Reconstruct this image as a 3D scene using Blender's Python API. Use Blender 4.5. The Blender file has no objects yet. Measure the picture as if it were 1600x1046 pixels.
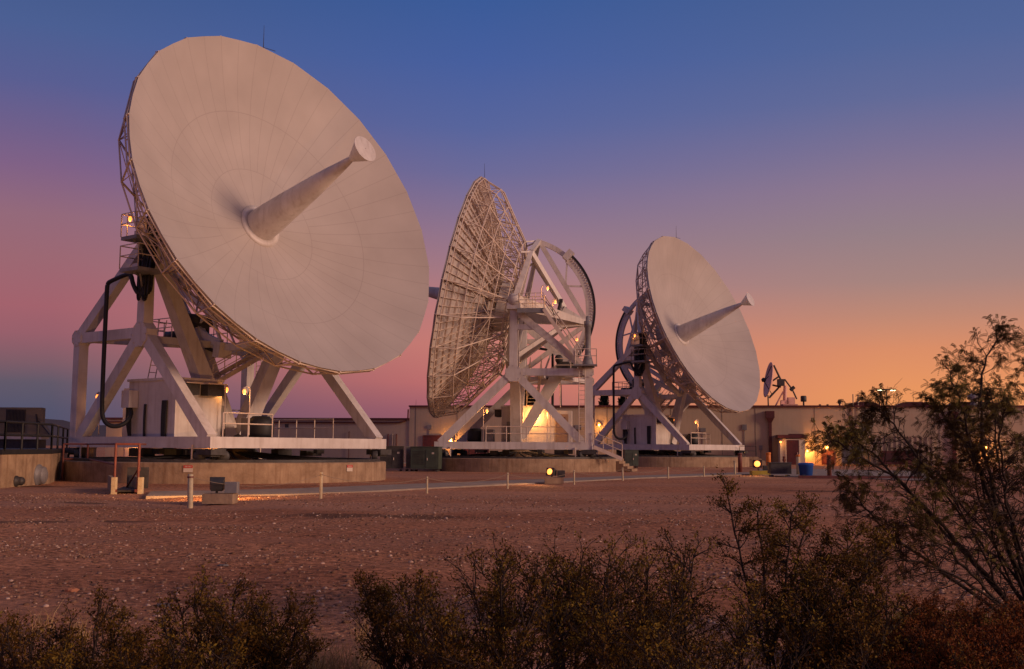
import bpy, math, random
import numpy as np
from mathutils import Vector, Matrix
random.seed(7)
RNG = np.random.default_rng(7)
scene = bpy.context.scene
col = scene.collection
R = math.radians
G = 0.40            # level of the yard; the eye is 1.6 m above it
PAD = 1.28          # top of the concrete pads

# ------------------------------------------------------------------ helpers
def lin(r, g=None, b=None):
    if g is None: r, g, b = r
    f = lambda c: (c/255/12.92) if c/255 <= .04045 else ((c/255+.055)/1.055)**2.4
    return (f(r), f(g), f(b), 1)

class MB:
    """collects shapes and links them as ONE mesh object"""
    def __init__(s): s.v = []; s.f = []; s.m = []; s.sm = []; s.cm = 0
    def add(s, vs, fs, smooth=False):
        n = len(s.v); s.v += [tuple(p) for p in vs]
        for f in fs: s.f.append(tuple(i+n for i in f)); s.m.append(s.cm); s.sm.append(smooth)
        return s
    def box(s, c, d, rz=0):
        x, y, z = c; a, b, h = d[0]/2, d[1]/2, d[2]/2
        cs, sn = math.cos(rz), math.sin(rz)
        vs = []
        for k in (-h, h):
            for (i, j) in ((-a,-b), (a,-b), (a,b), (-a,b)):
                vs.append((x+i*cs-j*sn, y+i*sn+j*cs, z+k))
        return s.add(vs, [(3,2,1,0), (4,5,6,7), (0,1,5,4), (1,2,6,5), (2,3,7,6), (3,0,4,7)])
    def beam(s, p, q, w, h, w2=None, h2=None, up=(0,0,1)):
        p = Vector(p); q = Vector(q); d = (q-p).normalized(); u = Vector(up)
        if abs(d.dot(u)) > .98: u = Vector((1,0,0))
        sd = d.cross(u).normalized(); u = sd.cross(d).normalized()
        w2 = w if w2 is None else w2; h2 = h if h2 is None else h2
        vs = []
        for (o, a, b) in ((p, w/2, h/2), (q, w2/2, h2/2)):
            for (i, j) in ((-1,-1), (1,-1), (1,1), (-1,1)): vs.append(o+sd*i*a+u*j*b)
        return s.add(vs, [(3,2,1,0), (4,5,6,7), (0,1,5,4), (1,2,6,5), (2,3,7,6), (3,0,4,7)])
    def tube(s, pts, r, n=6, r2=None, smooth=True, caps=True):
        pts = [Vector(p) for p in pts]; N = len(pts); rings = []
        for i, p in enumerate(pts):
            d = (pts[min(i+1, N-1)]-pts[max(i-1, 0)]).normalized()
            u = Vector((0,0,1)) if abs(d.z) < .9 else Vector((1,0,0))
            a = d.cross(u).normalized(); b = a.cross(d).normalized()
            rr = r if r2 is None else r+(r2-r)*i/(N-1)
            rings.append([p+a*rr*math.cos(2*math.pi*k/n)+b*rr*math.sin(2*math.pi*k/n) for k in range(n)])
        vs = [v for g in rings for v in g]; fs = []
        for i in range(N-1):
            for k in range(n): fs.append((i*n+k, (i+1)*n+k, (i+1)*n+(k+1)%n, i*n+(k+1)%n))
        s.add(vs, fs, smooth)
        if caps: s.add(rings[0], [tuple(range(n))]); s.add(rings[-1], [tuple(reversed(range(n)))])
        return s
    def lathe(s, prof, n=32, O=(0,0,0), ax=(0,0,1), xa=None, smooth=True, a0=0, a1=2*math.pi, off=0):
        O = Vector(O); ax = Vector(ax).normalized()
        xa = Vector(xa) if xa else (Vector((1,0,0)) if abs(ax.x) < .9 else Vector((0,1,0)))
        xa = (xa-ax*xa.dot(ax)).normalized(); ya = ax.cross(xa)
        full = abs(a1-a0-2*math.pi) < 1e-6; m = n if full else n+1
        vs = []
        for (r, z) in prof:
            for k in range(m):
                a = a0+(a1-a0)*(k+off)/n
                vs.append(O+ax*z+xa*r*math.cos(a)+ya*r*math.sin(a))
        fs = []
        for i in range(len(prof)-1):
            for k in range(n if full else n):
                k2 = (k+1) % m
                fs.append((i*m+k, i*m+k2, (i+1)*m+k2, (i+1)*m+k))
        return s.add(vs, fs, smooth)
    def prism(s, poly, z0, z1):
        n = len(poly); vs = [(x, y, z0) for x, y in poly]+[(x, y, z1) for x, y in poly]
        return s.add(vs, [tuple(reversed(range(n))), tuple(range(n, 2*n))]+[(k, (k+1) % n, n+(k+1) % n, n+k) for k in range(n)])
    def build(s, name, mats, parent=None, loc=None):
        me = bpy.data.meshes.new(name)
        me.from_pydata(s.v, [], s.f)
        for m in (mats if isinstance(mats, (list, tuple)) else [mats]): me.materials.append(m)
        me.polygons.foreach_set('material_index', s.m)
        me.polygons.foreach_set('use_smooth', s.sm); me.update()
        o = bpy.data.objects.new(name, me); col.objects.link(o)
        if parent: o.parent = parent
        if loc: o.location = loc
        return o

def tag(o, label=None, cat=None, group=None, kind=None):
    for k, v in (('label', label), ('category', cat), ('group', group), ('kind', kind)):
        if v: o[k] = v
    return o
def empty(name, loc=(0,0,0), rz=0):
    o = bpy.data.objects.new(name, None); col.objects.link(o)
    o.location = loc; o.rotation_euler = (0, 0, rz); o.empty_display_size = .3
    return o
def copy_tree(o, parent=None):
    c = o.copy(); col.objects.link(c)
    if parent: c.parent = parent
    for ch in list(o.children): copy_tree(ch, c)
    return c
def np_mesh(name, V, F, mat, parent=None, smooth=False, attr=None):
    """V (n,3), F (m,k) arrays -> one mesh object, fast; attr = per-face value called 'tint'"""
    me = bpy.data.meshes.new(name); n, k = F.shape
    me.vertices.add(len(V)); me.vertices.foreach_set('co', V.astype(np.float32).ravel())
    me.loops.add(n*k); me.loops.foreach_set('vertex_index', F.astype(np.int32).ravel())
    me.polygons.add(n); me.polygons.foreach_set('loop_start', np.arange(0, n*k, k, dtype=np.int32))
    if smooth: me.polygons.foreach_set('use_smooth', np.ones(n, dtype=bool))
    if attr is not None:
        a = me.attributes.new('tint', 'FLOAT', 'FACE'); a.data.foreach_set('value', attr.astype(np.float32))
    me.update(calc_edges=True); me.materials.append(mat)
    o = bpy.data.objects.new(name, me); col.objects.link(o)
    if parent: o.parent = parent
    return o

# the camera's own numbers, used only to turn measured directions into places on the ground
CF, PITCH, ROLL, EYE = 1700.0, math.atan(177/1700), .0064, 2.0
def ray(px, py):
    x, y = px-800, py-523; c, s = math.cos(-ROLL), math.sin(-ROLL)
    x, y = c*x-s*y, s*x+c*y
    u, v = x/CF, -y/CF
    return (u, math.cos(PITCH)-v*math.sin(PITCH), math.sin(PITCH)+v*math.cos(PITCH))
def gpt(px, py, z=G):
    r = ray(px, py); t = (z-EYE)/r[2]; return Vector((r[0]*t, r[1]*t, z))
def at(px, py, Y):
    r = ray(px, py); t = Y/r[1]; return Vector((r[0]*t, Y, EYE+r[2]*t))

# ------------------------------------------------------------------ materials
def mat(name, base, rough=.6, metal=0, noise=None, bump=0, bscale=20, streak=0, spec=.4, var=.12, nscale=1.5, tcoord='Object'):
    m = bpy.data.materials.new(name); m.use_nodes = True
    nt = m.node_tree; N = nt.nodes; L = nt.links; b = N['Principled BSDF']
    b.inputs['Roughness'].default_value = rough; b.inputs['Metallic'].default_value = metal
    b.inputs['Specular IOR Level'].default_value = spec
    tc = N.new('ShaderNodeTexCoord')
    nz = N.new('ShaderNodeTexNoise'); nz.inputs['Scale'].default_value = nscale; nz.inputs['Detail'].default_value = 8
    nz.inputs['Roughness'].default_value = .65
    L.new(tc.outputs[tcoord], nz.inputs['Vector'])
    rmp = N.new('ShaderNodeValToRGB'); e = rmp.color_ramp.elements
    c2 = noise or tuple(c*(1-var*2.2) for c in base[:3])
    e[0].position = .3; e[0].color = (*c2[:3], 1); e[1].position = .68; e[1].color = (*base[:3], 1)
    L.new(nz.outputs['Fac'], rmp.inputs['Fac'])
    out = rmp.outputs['Color']
    if streak:
        mp = N.new('ShaderNodeMapping'); mp.inputs['Scale'].default_value = (5, 5, .35)
        L.new(tc.outputs[tcoord], mp.inputs['Vector'])
        n2 = N.new('ShaderNodeTexNoise'); n2.inputs['Scale'].default_value = 1.0; n2.inputs['Detail'].default_value = 6
        L.new(mp.outputs['Vector'], n2.inputs['Vector'])
        r2 = N.new('ShaderNodeValToRGB'); r2.color_ramp.elements[0].position = .5; r2.color_ramp.elements[1].position = .72
        r2.color_ramp.elements[0].color = (0,0,0,1); r2.color_ramp.elements[1].color = (streak,)*3+(1,)
        L.new(n2.outputs['Fac'], r2.inputs['Fac'])
        mx = N.new('ShaderNodeMix'); mx.data_type = 'RGBA'
        L.new(r2.outputs['Color'], mx.inputs['Factor']); L.new(out, mx.inputs['A'])
        mx.inputs['B'].default_value = (base[0]*.45, base[1]*.36, base[2]*.3, 1)
        out = mx.outputs['Result']
    L.new(out, b.inputs['Base Color'])
    if bump:
        n3 = N.new('ShaderNodeTexNoise'); n3.inputs['Scale'].default_value = bscale; n3.inputs['Detail'].default_value = 6
        L.new(tc.outputs[tcoord], n3.inputs['Vector'])
        bp = N.new('ShaderNodeBump'); bp.inputs['Strength'].default_value = bump; bp.inputs['Distance'].default_value = .05
        L.new(n3.outputs['Fac'], bp.inputs['Height']); L.new(bp.outputs['Normal'], b.inputs['Normal'])
    return m
def emis(name, c, s):
    m = bpy.data.materials.new(name); m.use_nodes = True; b = m.node_tree.nodes['Principled BSDF']
    b.inputs['Base Color'].default_value = (.8,.7,.5,1); b.inputs['Emission Color'].default_value = (*c, 1)
    b.inputs['Emission Strength'].default_value = s; return m

WHITE = mat('painted_steel', (.66,.61,.57), .45, noise=(.50,.45,.41), streak=.35, bump=.06, bscale=6, nscale=.9)
WHITE2 = mat('painted_steel_thin', (.70,.57,.46), .5, noise=(.54,.43,.34), nscale=2)
GREYST = mat('grey_steel', (.26,.25,.25), .5, noise=(.15,.14,.14), bump=.05)
DARK = mat('black_rubber', (.02,.02,.022), .6, noise=(.01,.01,.01))
DKMETAL = mat('dark_machinery', (.06,.055,.055), .55, noise=(.025,.022,.02), nscale=4)
CONC = mat('concrete', (.40,.28,.175), .85, noise=(.21,.135,.08), streak=.75, bump=.35, bscale=9, nscale=1.3)
CONC2 = mat('concrete_path', (.34,.27,.21), .9, noise=(.22,.17,.13), bump=.3, bscale=14, nscale=1.6)
STUCCO = mat('stucco_wall', (.55,.43,.29), .9, noise=(.46,.355,.24), streak=.16, bump=.12, bscale=25, nscale=.25)
MAROON = mat('maroon_paint', (.13,.035,.035), .5, noise=(.08,.025,.022), nscale=3)
REDST = mat('red_oxide_steel', (.20,.055,.04), .6, noise=(.12,.035,.025), nscale=5)
CREAM = mat('cream_post', (.55,.45,.28), .6, noise=(.38,.30,.18), nscale=6)
GREENM = mat('green_cabinet', (.065,.085,.062), .5, noise=(.04,.05,.04), nscale=2)
BLUE = mat('blue_plastic', (.02,.10,.42), .4, noise=(.015,.07,.3))
ORANGE = mat('orange_bollard_paint', (.75,.22,.03), .5, noise=(.55,.15,.02))
OLIVE = mat('olive_canvas', (.27,.22,.14), .85, noise=(.19,.155,.10), nscale=1.2)
YELLOWP = mat('yellow_paint', (.45,.34,.04), .6, noise=(.3,.2,.03))
DOORB = mat('tan_door', (.34,.22,.15), .6, noise=(.25,.16,.11))
PALEST = mat('pale_stucco', (.72,.64,.48), .9, noise=(.62,.54,.40), nscale=.6)
ROPE = mat('rope_fibre', (.30,.22,.15), .9)
PINKW = mat('small_dish_paint', (.90,.50,.38), .5)
BULB = emis('amber_bulb', (1.0,.24,.03), 2.8)
FLOODM = emis('flood_lens', (1.0,.27,.035), 3.4)
COOL = emis('street_lamp_lens', (1.0,.85,.45), 9)

# reflector: painted panels with thin joints, drawn in the dish's own polar coordinates
def reflector_mat():
    m = bpy.data.materials.new('reflector_panels'); m.use_nodes = True
    nt = m.node_tree; N = nt.nodes; L = nt.links; b = N['Principled BSDF']
    b.inputs['Roughness'].default_value = .55; b.inputs['Specular IOR Level'].default_value = .3
    def math_(op, a, c=None, d=None):
        n = N.new('ShaderNodeMath'); n.operation = op
        for i, q in enumerate((a, c, d)):
            if q is None: continue
            if isinstance(q, (int, float)): n.inputs[i].default_value = q
            else: L.new(q, n.inputs[i])
        return n.outputs[0]
    at_ = N.new('ShaderNodeAttribute'); at_.attribute_name = 'polar'
    sp = N.new('ShaderNodeSeparateXYZ'); L.new(at_.outputs['Vector'], sp.inputs[0])
    x, y = sp.outputs[0], sp.outputs[1]
    r = math_('SQRT', math_('ADD', math_('MULTIPLY', x, x), math_('MULTIPLY', y, y)))
    a = math_('ARCTAN2', y, x)
    def radial(n, r0, r1, off=0):
        t = math_('FRACT', math_('ADD', math_('MULTIPLY', a, n/(2*math.pi)), 10+off))
        d = math_('MULTIPLY', math_('ABSOLUTE', math_('SUBTRACT', t, .5)), 2*math.pi/n)   # pi/n at the joint
        d = math_('MULTIPLY', math_('SUBTRACT', math.pi/n, d), r)
        l = math_('LESS_THAN', d, .016)
        return math_('MULTIPLY', l, math_('MULTIPLY', math_('GREATER_THAN', r, r0), math_('LESS_THAN', r, r1)))
    def ring(rr): return math_('LESS_THAN', math_('ABSOLUTE', math_('SUBTRACT', r, rr)), .017)
    s = radial(24, 1.0, 9.3)
    for q in (radial(24, 3.1, 9.3, .5), ring(3.1), ring(5.9)): s = math_('MAXIMUM', s, q)
    nz = N.new('ShaderNodeTexNoise'); nz.inputs['Scale'].default_value = .35; nz.inputs['Detail'].default_value = 9
    L.new(at_.outputs['Vector'], nz.inputs['Vector'])
    rp = N.new('ShaderNodeValToRGB'); rp.color_ramp.elements[0].position = .3; rp.color_ramp.elements[1].position = .7
    rp.color_ramp.elements[0].color = (.39,.345,.315,1); rp.color_ramp.elements[1].color = (.465,.415,.38,1)
    L.new(nz.outputs['Fac'], rp.inputs['Fac'])
    # every panel a hair different in tone
    pa = math_('FLOOR', math_('MULTIPLY', a, 24/(2*math.pi)))
    pr = math_('ADD', math_('GREATER_THAN', r, 3.1), math_('GREATER_THAN', r, 5.9))
    wn = N.new('ShaderNodeTexWhiteNoise'); wn.noise_dimensions = '2D'
    cb = N.new('ShaderNodeCombineXYZ'); L.new(pa, cb.inputs[0]); L.new(pr, cb.inputs[1]); L.new(cb.outputs[0], wn.inputs['Vector'])
    k = math_('MULTIPLY_ADD', wn.outputs['Value'], .022, .989)
    mul = N.new('ShaderNodeMix'); mul.data_type = 'RGBA'; mul.blend_type = 'MULTIPLY'; mul.inputs['Factor'].default_value = 1
    cc = N.new('ShaderNodeCombineXYZ'); [L.new(k, cc.inputs[i]) for i in range(3)]
    L.new(rp.outputs['Color'], mul.inputs['A']); L.new(cc.outputs[0], mul.inputs['B'])
    mx = N.new('ShaderNodeMix'); mx.data_type = 'RGBA'
    L.new(math_('MULTIPLY', s, .24), mx.inputs['Factor']); L.new(mul.outputs['Result'], mx.inputs['A']); mx.inputs['B'].default_value = (.14,.10,.09,1)
    L.new(mx.outputs['Result'], b.inputs['Base Color'])
    return m
REFL = reflector_mat()

def ground_mat():
    m = bpy.data.materials.new('desert_gravel'); m.use_nodes = True
    nt = m.node_tree; N = nt.nodes; L = nt.links; b = N['Principled BSDF']; b.inputs['Roughness'].default_value = .95
    b.inputs['Specular IOR Level'].default_value = .15
    tc = N.new('ShaderNodeTexCoord')
    def noise(sc, det=8, mscale=None, rough=.6):
        n = N.new('ShaderNodeTexNoise'); n.inputs['Scale'].default_value = sc; n.inputs['Detail'].default_value = det; n.inputs['Roughness'].default_value = rough
        if mscale:
            mp = N.new('ShaderNodeMapping'); mp.inputs['Scale'].default_value = mscale; L.new(tc.outputs['Object'], mp.inputs[0]); L.new(mp.outputs[0], n.inputs['Vector'])
        else: L.new(tc.outputs['Object'], n.inputs['Vector'])
        return n.outputs['Fac']
    def ramp(f, p0, c0, p1, c1):
        r = N.new('ShaderNodeValToRGB'); r.color_ramp.elements[0].position = p0; r.color_ramp.elements[1].position = p1
        r.color_ramp.elements[0].color = c0; r.color_ramp.elements[1].color = c1; L.new(f, r.inputs[0]); return r.outputs[0]
    def mix(f, a, b2, blend='MIX'):
        x = N.new('ShaderNodeMix'); x.data_type = 'RGBA'; x.blend_type = blend
        if isinstance(f, float): x.inputs[0].default_value = f
        else: L.new(f, x.inputs[0])
        for s_, q in (('A', a), ('B', b2)):
            if isinstance(q, tuple): x.inputs[s_].default_value = q
            else: L.new(q, x.inputs[s_])
        return x.outputs['Result']
    base = ramp(noise(.16, 6), .35, (.33,.14,.072,1), .66, (.50,.24,.13,1))
    fine = ramp(noise(9, 10, rough=.75), .36, (.12,.11,.11,1), .66, (1.9,1.78,1.65,1))
    c = mix(1.0, base, fine, 'MULTIPLY')
    # wheel-packed bands that cross the yard
    band = ramp(noise(1, 4, (.02, .16, 1)), .45, (0,0,0,1), .62, (1,1,1,1))
    c = mix(mixf(N, L, band, .5), c, (.46,.25,.16,1))
    vo = N.new('ShaderNodeTexVoronoi'); vo.inputs['Scale'].default_value = 14; L.new(tc.outputs['Object'], vo.inputs['Vector'])
    peb = ramp(vo.outputs['Distance'], .12, (1,1,1,1), .2, (0,0,0,1))
    sel = ramp(noise(5, 3), .56, (0,0,0,1), .62, (1,1,1,1))
    c = mix(mulf(N, L, peb, sel), c, (.40,.31,.27,1))
    # damp patches with shapes of their own
    sp = N.new('ShaderNodeSeparateXYZ'); L.new(tc.outputs['Object'], sp.inputs[0])
    wob = noise(.9, 5)
    tot = None
    for (x0, y0, rx, ry) in ((-3.2, 27.0, 2.6, .95), (-12.5, 24.3, 3.4, .5), (13.6, 43.5, 3.2, 1.1), (-8.6, 24.6, .7, .35), (-12.2,31.2,.8,.4), (-20.0,43.2,3.0,1.1)):
        def M(op, a, q):
            n = N.new('ShaderNodeMath'); n.operation = op
            for i, z in enumerate((a, q)):
                if isinstance(z, (int, float)): n.inputs[i].default_value = z
                else: L.new(z, n.inputs[i])
            return n.outputs[0]
        dx = M('DIVIDE', M('SUBTRACT', sp.outputs[0], x0), rx); dy = M('DIVIDE', M('SUBTRACT', sp.outputs[1], y0), ry)
        d = M('ADD', M('SQRT', M('ADD', M('MULTIPLY', dx, dx), M('MULTIPLY', dy, dy)), 0), M('MULTIPLY', M('SUBTRACT', wob, .5), 1.6))
        k = ramp(d, .75, (1,1,1,1), 1.1, (0,0,0,1))
        tot = k if tot is None else M('MAXIMUM', tot, k)
    c = mix(mixf(N, L, tot, .72), c, (.075,.038,.025,1))
    L.new(c, b.inputs['Base Color'])
    bp = N.new('ShaderNodeBump'); bp.inputs['Strength'].default_value = .8; bp.inputs['Distance'].default_value = .04
    L.new(noise(13, 10, rough=.8), bp.inputs['Height']); L.new(bp.outputs[0], b.inputs['Normal'])
    return m
def mulf(N, L, a, b_):
    n = N.new('ShaderNodeMath'); n.operation = 'MULTIPLY'; L.new(a, n.inputs[0]); L.new(b_, n.inputs[1]); return n.outputs[0]
def mixf(N, L, a, k):
    n = N.new('ShaderNodeMath'); n.operation = 'MULTIPLY'; L.new(a, n.inputs[0]); n.inputs[1].default_value = k; return n.outputs[0]
GROUND = ground_mat()

def leaf_mat(name, c0, c1, c2, rough=.6):
    m = bpy.data.materials.new(name); m.use_nodes = True; N = m.node_tree.nodes; L = m.node_tree.links; b = N['Principled BSDF']
    a = N.new('ShaderNodeAttribute'); a.attribute_name = 'tint'
    r = N.new('ShaderNodeValToRGB'); e = r.color_ramp.elements; e[0].color = (*c0, 1); e[1].color = (*c2, 1); e[1].position = 1
    x = e.new(.55); x.color = (*c1, 1)
    L.new(a.outputs['Fac'], r.inputs[0]); L.new(r.outputs[0], b.inputs['Base Color']); b.inputs['Roughness'].default_value = rough
    b.inputs['Specular IOR Level'].default_value = .08
    return m
CREO = leaf_mat('creosote_leaf', (.045,.017,.004), (.10,.052,.008), (.22,.15,.022))
MESQ = leaf_mat('mesquite_leaf', (.050,.026,.008), (.085,.058,.014), (.15,.12,.03))
HERB = leaf_mat('dry_herb_leaf', (.06,.018,.006), (.18,.05,.012), (.22,.17,.03))
GRASS = leaf_mat('dry_grass_blade', (.26,.15,.06), (.42,.27,.11), (.58,.40,.19), .8)
GRGRASS = leaf_mat('green_grass_blade', (.08,.09,.02), (.15,.16,.035), (.25,.22,.06), .8)
BARK = mat('bark', (.045,.026,.018), .9, noise=(.018,.010,.008), nscale=30, bump=.4, bscale=60)
STONE = leaf_mat('pale_stone', (.17,.09,.055), (.30,.18,.12), (.56,.40,.31), .9)
DARKTREE = leaf_mat('far_tree_leaf', (.010,.012,.010), (.018,.022,.014), (.03,.035,.02))

# ------------------------------------------------------------------ ground
def axis_(vals_dense, far):
    a = list(vals_dense); s = a[1]-a[0]; q = a[-1]
    while q < far: s *= 1.5; q += s; a.append(q)
    s = a[1]-a[0]; q = a[0]
    while q > -far: s *= 1.5; q -= s; a.insert(0, q)
    return np.array(a)
xs = axis_(np.arange(-26, 30, .4), 6000); ys = axis_(np.arange(2, 48, .4), 6000)
X, Y = np.meshgrid(xs, ys)
def hgt(x, y):
    w = np.clip((46-y)/14, 0, 1)*np.clip((y-1)/4, 0, 1)
    h = .05*np.sin(x*.35+1)*np.sin(y*.3+.5)+.03*np.sin(x*1.1+y*.7)+.018*np.sin(x*2.3-y*1.9+2)+.05*np.sin(y*.23-1)*np.cos(x*.11)
    return G-.03+h*w*.8-.02*w
Z = hgt(X, Y)
V = np.stack([X.ravel(), Y.ravel(), Z.ravel()], 1); nx = len(xs); ny = len(ys)
i, j = np.meshgrid(np.arange(nx-1), np.arange(ny-1)); a = (j*nx+i).ravel()
F = np.stack([a, a+1, a+1+nx, a+nx], 1)
g = np_mesh('ground', V, F, GROUND, smooth=True); g['kind'] = 'structure'

def strip(name, front, back, z, m, th=.05):
    P = [gpt(*p) for p in front]+[gpt(*p) for p in reversed(back)]
    mb = MB(); mb.prism([(p.x, p.y) for p in P], z-th, z); return tag(mb.build(name, m), kind='structure')
FR = [(228,777),(330,776),(450,773.5),(560,769.5),(700,762),(850,755),(1000,747.5),(1180,741.5)]
BK = [(236,769),(330,768),(450,765),(560,760.5),(700,755.2),(850,749.5),(1000,743.8),(1180,738.5)]
strip('footpath', FR, BK, G+.03, CONC2, .2)
strip('walkway', [(1185,743),(1230,745),(1300,746),(1460,752)], [(1187,733),(1230,733),(1300,734),(1460,737)], G+.022, CONC2, .2)
strip('kerb', [(600,724.8),(640,725),(688,727.2),(730,731),(775,737)], [(600,723.6),(640,723.8),(688,726),(730,729.8),(775,735.8)], G+.12, CONC2, .4)
strip('service_path', [(205,740),(240,742.5),(300,747),(345,752)], [(205,738),(240,740.3),(300,744.6),(345,750)], G+.05, CONC2, .4)

# gravel: stones nobody could count, one object
def stones(n, name, smin, smax, y0, y1):
    t = (1+5**.5)/2
    ico = np.array([(-1,t,0),(1,t,0),(-1,-t,0),(1,-t,0),(0,-1,t),(0,1,t),(0,-1,-t),(0,1,-t),(t,0,-1),(t,0,1),(-t,0,-1),(-t,0,1)], float)/1.9
    fi = np.array([(0,11,5),(0,5,1),(0,1,7),(0,7,10),(0,10,11),(1,5,9),(5,11,4),(11,10,2),(10,7,6),(7,1,8),(3,9,4),(3,4,2),(3,2,6),(3,6,8),(3,8,9),(4,9,5),(2,4,11),(6,2,10),(8,6,7),(9,8,1)])
    yy = y0+(y1-y0)*RNG.random(n)**1.35; xx = (RNG.random(n)-.5)*1.12*yy
    # stones gather in loose drifts
    cl = np.sin(xx*.9+3*np.sin(yy*.4))+np.sin(yy*1.3+xx*.35); keep = cl+RNG.normal(0, .9, n) > -.2
    xx, yy = xx[keep], yy[keep]; n = len(xx)
    s = smin*(.6+yy/22)+(smax-smin)*RNG.random(n)**5
    sc = s[:, None]*np.stack([RNG.uniform(.7,1.4,n), RNG.uniform(.7,1.4,n), RNG.uniform(.35,.8,n)], 1)
    an = RNG.random(n)*6.28; jit = 1+RNG.normal(0, .16, (n, 12, 1))
    P = ico[None]*jit*sc[:, None]
    c, s_ = np.cos(an)[:, None], np.sin(an)[:, None]
    x = P[..., 0]*c-P[..., 1]*s_+xx[:, None]; y = P[..., 0]*s_+P[..., 1]*c+yy[:, None]
    z = P[..., 2]+hgt(xx, yy)[:, None]+sc[:, 2:3]*.25
    V = np.stack([x, y, z], -1).reshape(-1, 3); F = (fi[None]+12*np.arange(n)[:, None, None]).reshape(-1, 3)
    tint = np.repeat(np.clip(RNG.random(n)**1.9, 0, 1), 20)
    return tag(np_mesh(name, V, F, STONE, attr=tint), kind='stuff')
gr = stones(62000, 'gravel', .006, .034, 7.5, 38); tag(gr, 'pale pink and grey stones strewn over the brown yard', 'gravel')

def rock(loc, s, m, label, nm='rock', sc=(1,1,1), cat='rock'):
    mb = MB(); import random as rr; q = rr.Random(int(s*997)+int(loc[0]*31))
    prof = []
    n = 9; rings = 5; vs = []
    for i in range(rings+1):
        ph = math.pi*i/rings
        for k in range(n):
            a = 2*math.pi*k/n; f = 1+q.uniform(-.22, .22)
            vs.append((s*sc[0]*f*math.sin(ph)*math.cos(a), s*sc[1]*f*math.sin(ph)*math.sin(a), s*sc[2]*f*math.cos(ph)*.7))
    mb.add(vs, [(i*n+k, (i+1)*n+k, (i+1)*n+(k+1) % n, i*n+(k+1) % n) for i in range(rings) for k in range(n)])
    o = mb.build(nm, m); o.location = loc; return tag(o, label, cat)
ORROCK = mat('orange_rock', (.62,.26,.12), .9, noise=(.4,.15,.07), nscale=20, bump=.4)
PKROCK = mat('pink_rock', (.42,.30,.26), .9, noise=(.25,.17,.15), nscale=18, bump=.4)
GYROCK = mat('grey_rock', (.20,.17,.16), .9, noise=(.11,.09,.085), nscale=12, bump=.4)
def rk(px, py, wpx, m, label, sc=(1,.8,.6)):
    p = gpt(px, py); s = wpx*p.y/CF/2; p.z = float(hgt(p.x, p.y))+s*sc[2]*.35; rock(p, s, m, label, sc=sc)
rk(113,924,20,ORROCK,'bright orange stone lying above the bushes at the lower left')
rk(258,943,26,GYROCK,'long flat grey rock lying between the two left bushes',(1.2,.5,.4))
rk(349,884,17,GYROCK,'flat dark stone lying alone in the middle of the left gravel',(1.2,.6,.35))
rk(1264,898,9,PKROCK,'pale pink stone seen above the right hand bushes')
rk(1211,855,10,PKROCK,'small orange brown stone in open gravel below the third antenna')
rk(794,821,8,PKROCK,'small pale stone on the gravel right of the wide damp patch')

# ------------------------------------------------------------------ pads
def pad(x, y, st, label, patch=None):
    t = empty('concrete_pad', (x, y, G)); tag(t, label, 'concrete pad', 'round concrete pads under the antennas')
    h = PAD-G; r = 7.75; mb = MB()
    mb.lathe([(r, -.3), (r, h-.04), (r-.05, h), (.02, h)], 72, smooth=False); mb.build('pad_wall', CONC, t)
    mb = MB(); mb.lathe([(7.15, h+.006), (7.15, h+.12), (7.45, h+.12), (7.45, h+.006)], 72, smooth=False); mb.build('circular_rail', DKMETAL, t)
    mb = MB(); mb.lathe([(1.0, h+.005), (.95, h+.45), (.62, h+.6), (.05, h+.6)], 24); mb.build('centre_pivot', CONC, t)
    mb = MB(); n = 34
    for k in range(n):
        a = 2*math.pi*(k+.3*math.sin(k*5))/n; q = random.Random(k)
        r1 = 4.6+1.4*q.random()
        p0 = (1.0*math.cos(a), 1.0*math.sin(a), h+.42); p1 = (2.6*math.cos(a+.02), 2.6*math.sin(a+.02), h+.24); p2 = (r1*math.cos(a+.05), r1*math.sin(a+.05), h+.05)
        mb.tube([p0, p1, p2], .05, 5)
    mb.build('radial_pipe', DKMETAL, t)
    if st is not None:
        mb = MB(); a = R(st); n = 4
        for k in range(n):
            rr = r-.1+.3*(n-k-.5); hh = h*(k+1)/(n+1)
            mb.box((rr*math.cos(a), rr*math.sin(a), hh/2), (.31, 1.5, hh), a)
        mb.build('step', CONC, t)
    return t
A1 = (-14.06, 54.8); A2 = (.53, 80.93); A3 = (14.95, 105.2)
p1_ = pad(*A1, None, 'nearest round concrete pad, under the largest looking dish')
p2_ = pad(*A2, -22, 'middle round concrete pad with steps, under the antenna seen from behind')
p3_ = pad(*A3, -8, 'farthest round concrete pad, under the small right hand antenna')
def sign(parent_loc, azim, r, z, w, h, name='warning_sign'):
    pass
WARN_R = mat('sign_red', (.5,.03,.02), .6); WARN_W = mat('sign_white', (.6,.52,.42), .6)
for (ang, lab) in ((-88.5, 'red and white warning plate on the pad wall left of the cream post'), (-32, 'red and white warning plate near the right edge of the nearest pad')):
    a = R(ang); t = empty('warning_sign', (A1[0]+7.76*math.cos(a), A1[1]+7.76*math.sin(a), 1.02), a+math.pi/2)
    tag(t, lab, 'sign')
    mb = MB(); mb.box((0, -.012, 0), (.40, .02, .30)); mb.build('plate', WARN_W, t)
    mb = MB(); mb.box((0, -.026, .085), (.39, .008, .12)); mb.build('header', WARN_R, t)
    mb = MB()
    for q in range(3): mb.box((0, -.025, -.01-.045*q), (.26-.04*q, .004, .014))
    for q in range(5): mb.box((-.12+.06*q, -.032, .085), (.03, .004, .05))
    mb.build('lettering', [WARN_W, DKMETAL], t)
    mb = None

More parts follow.
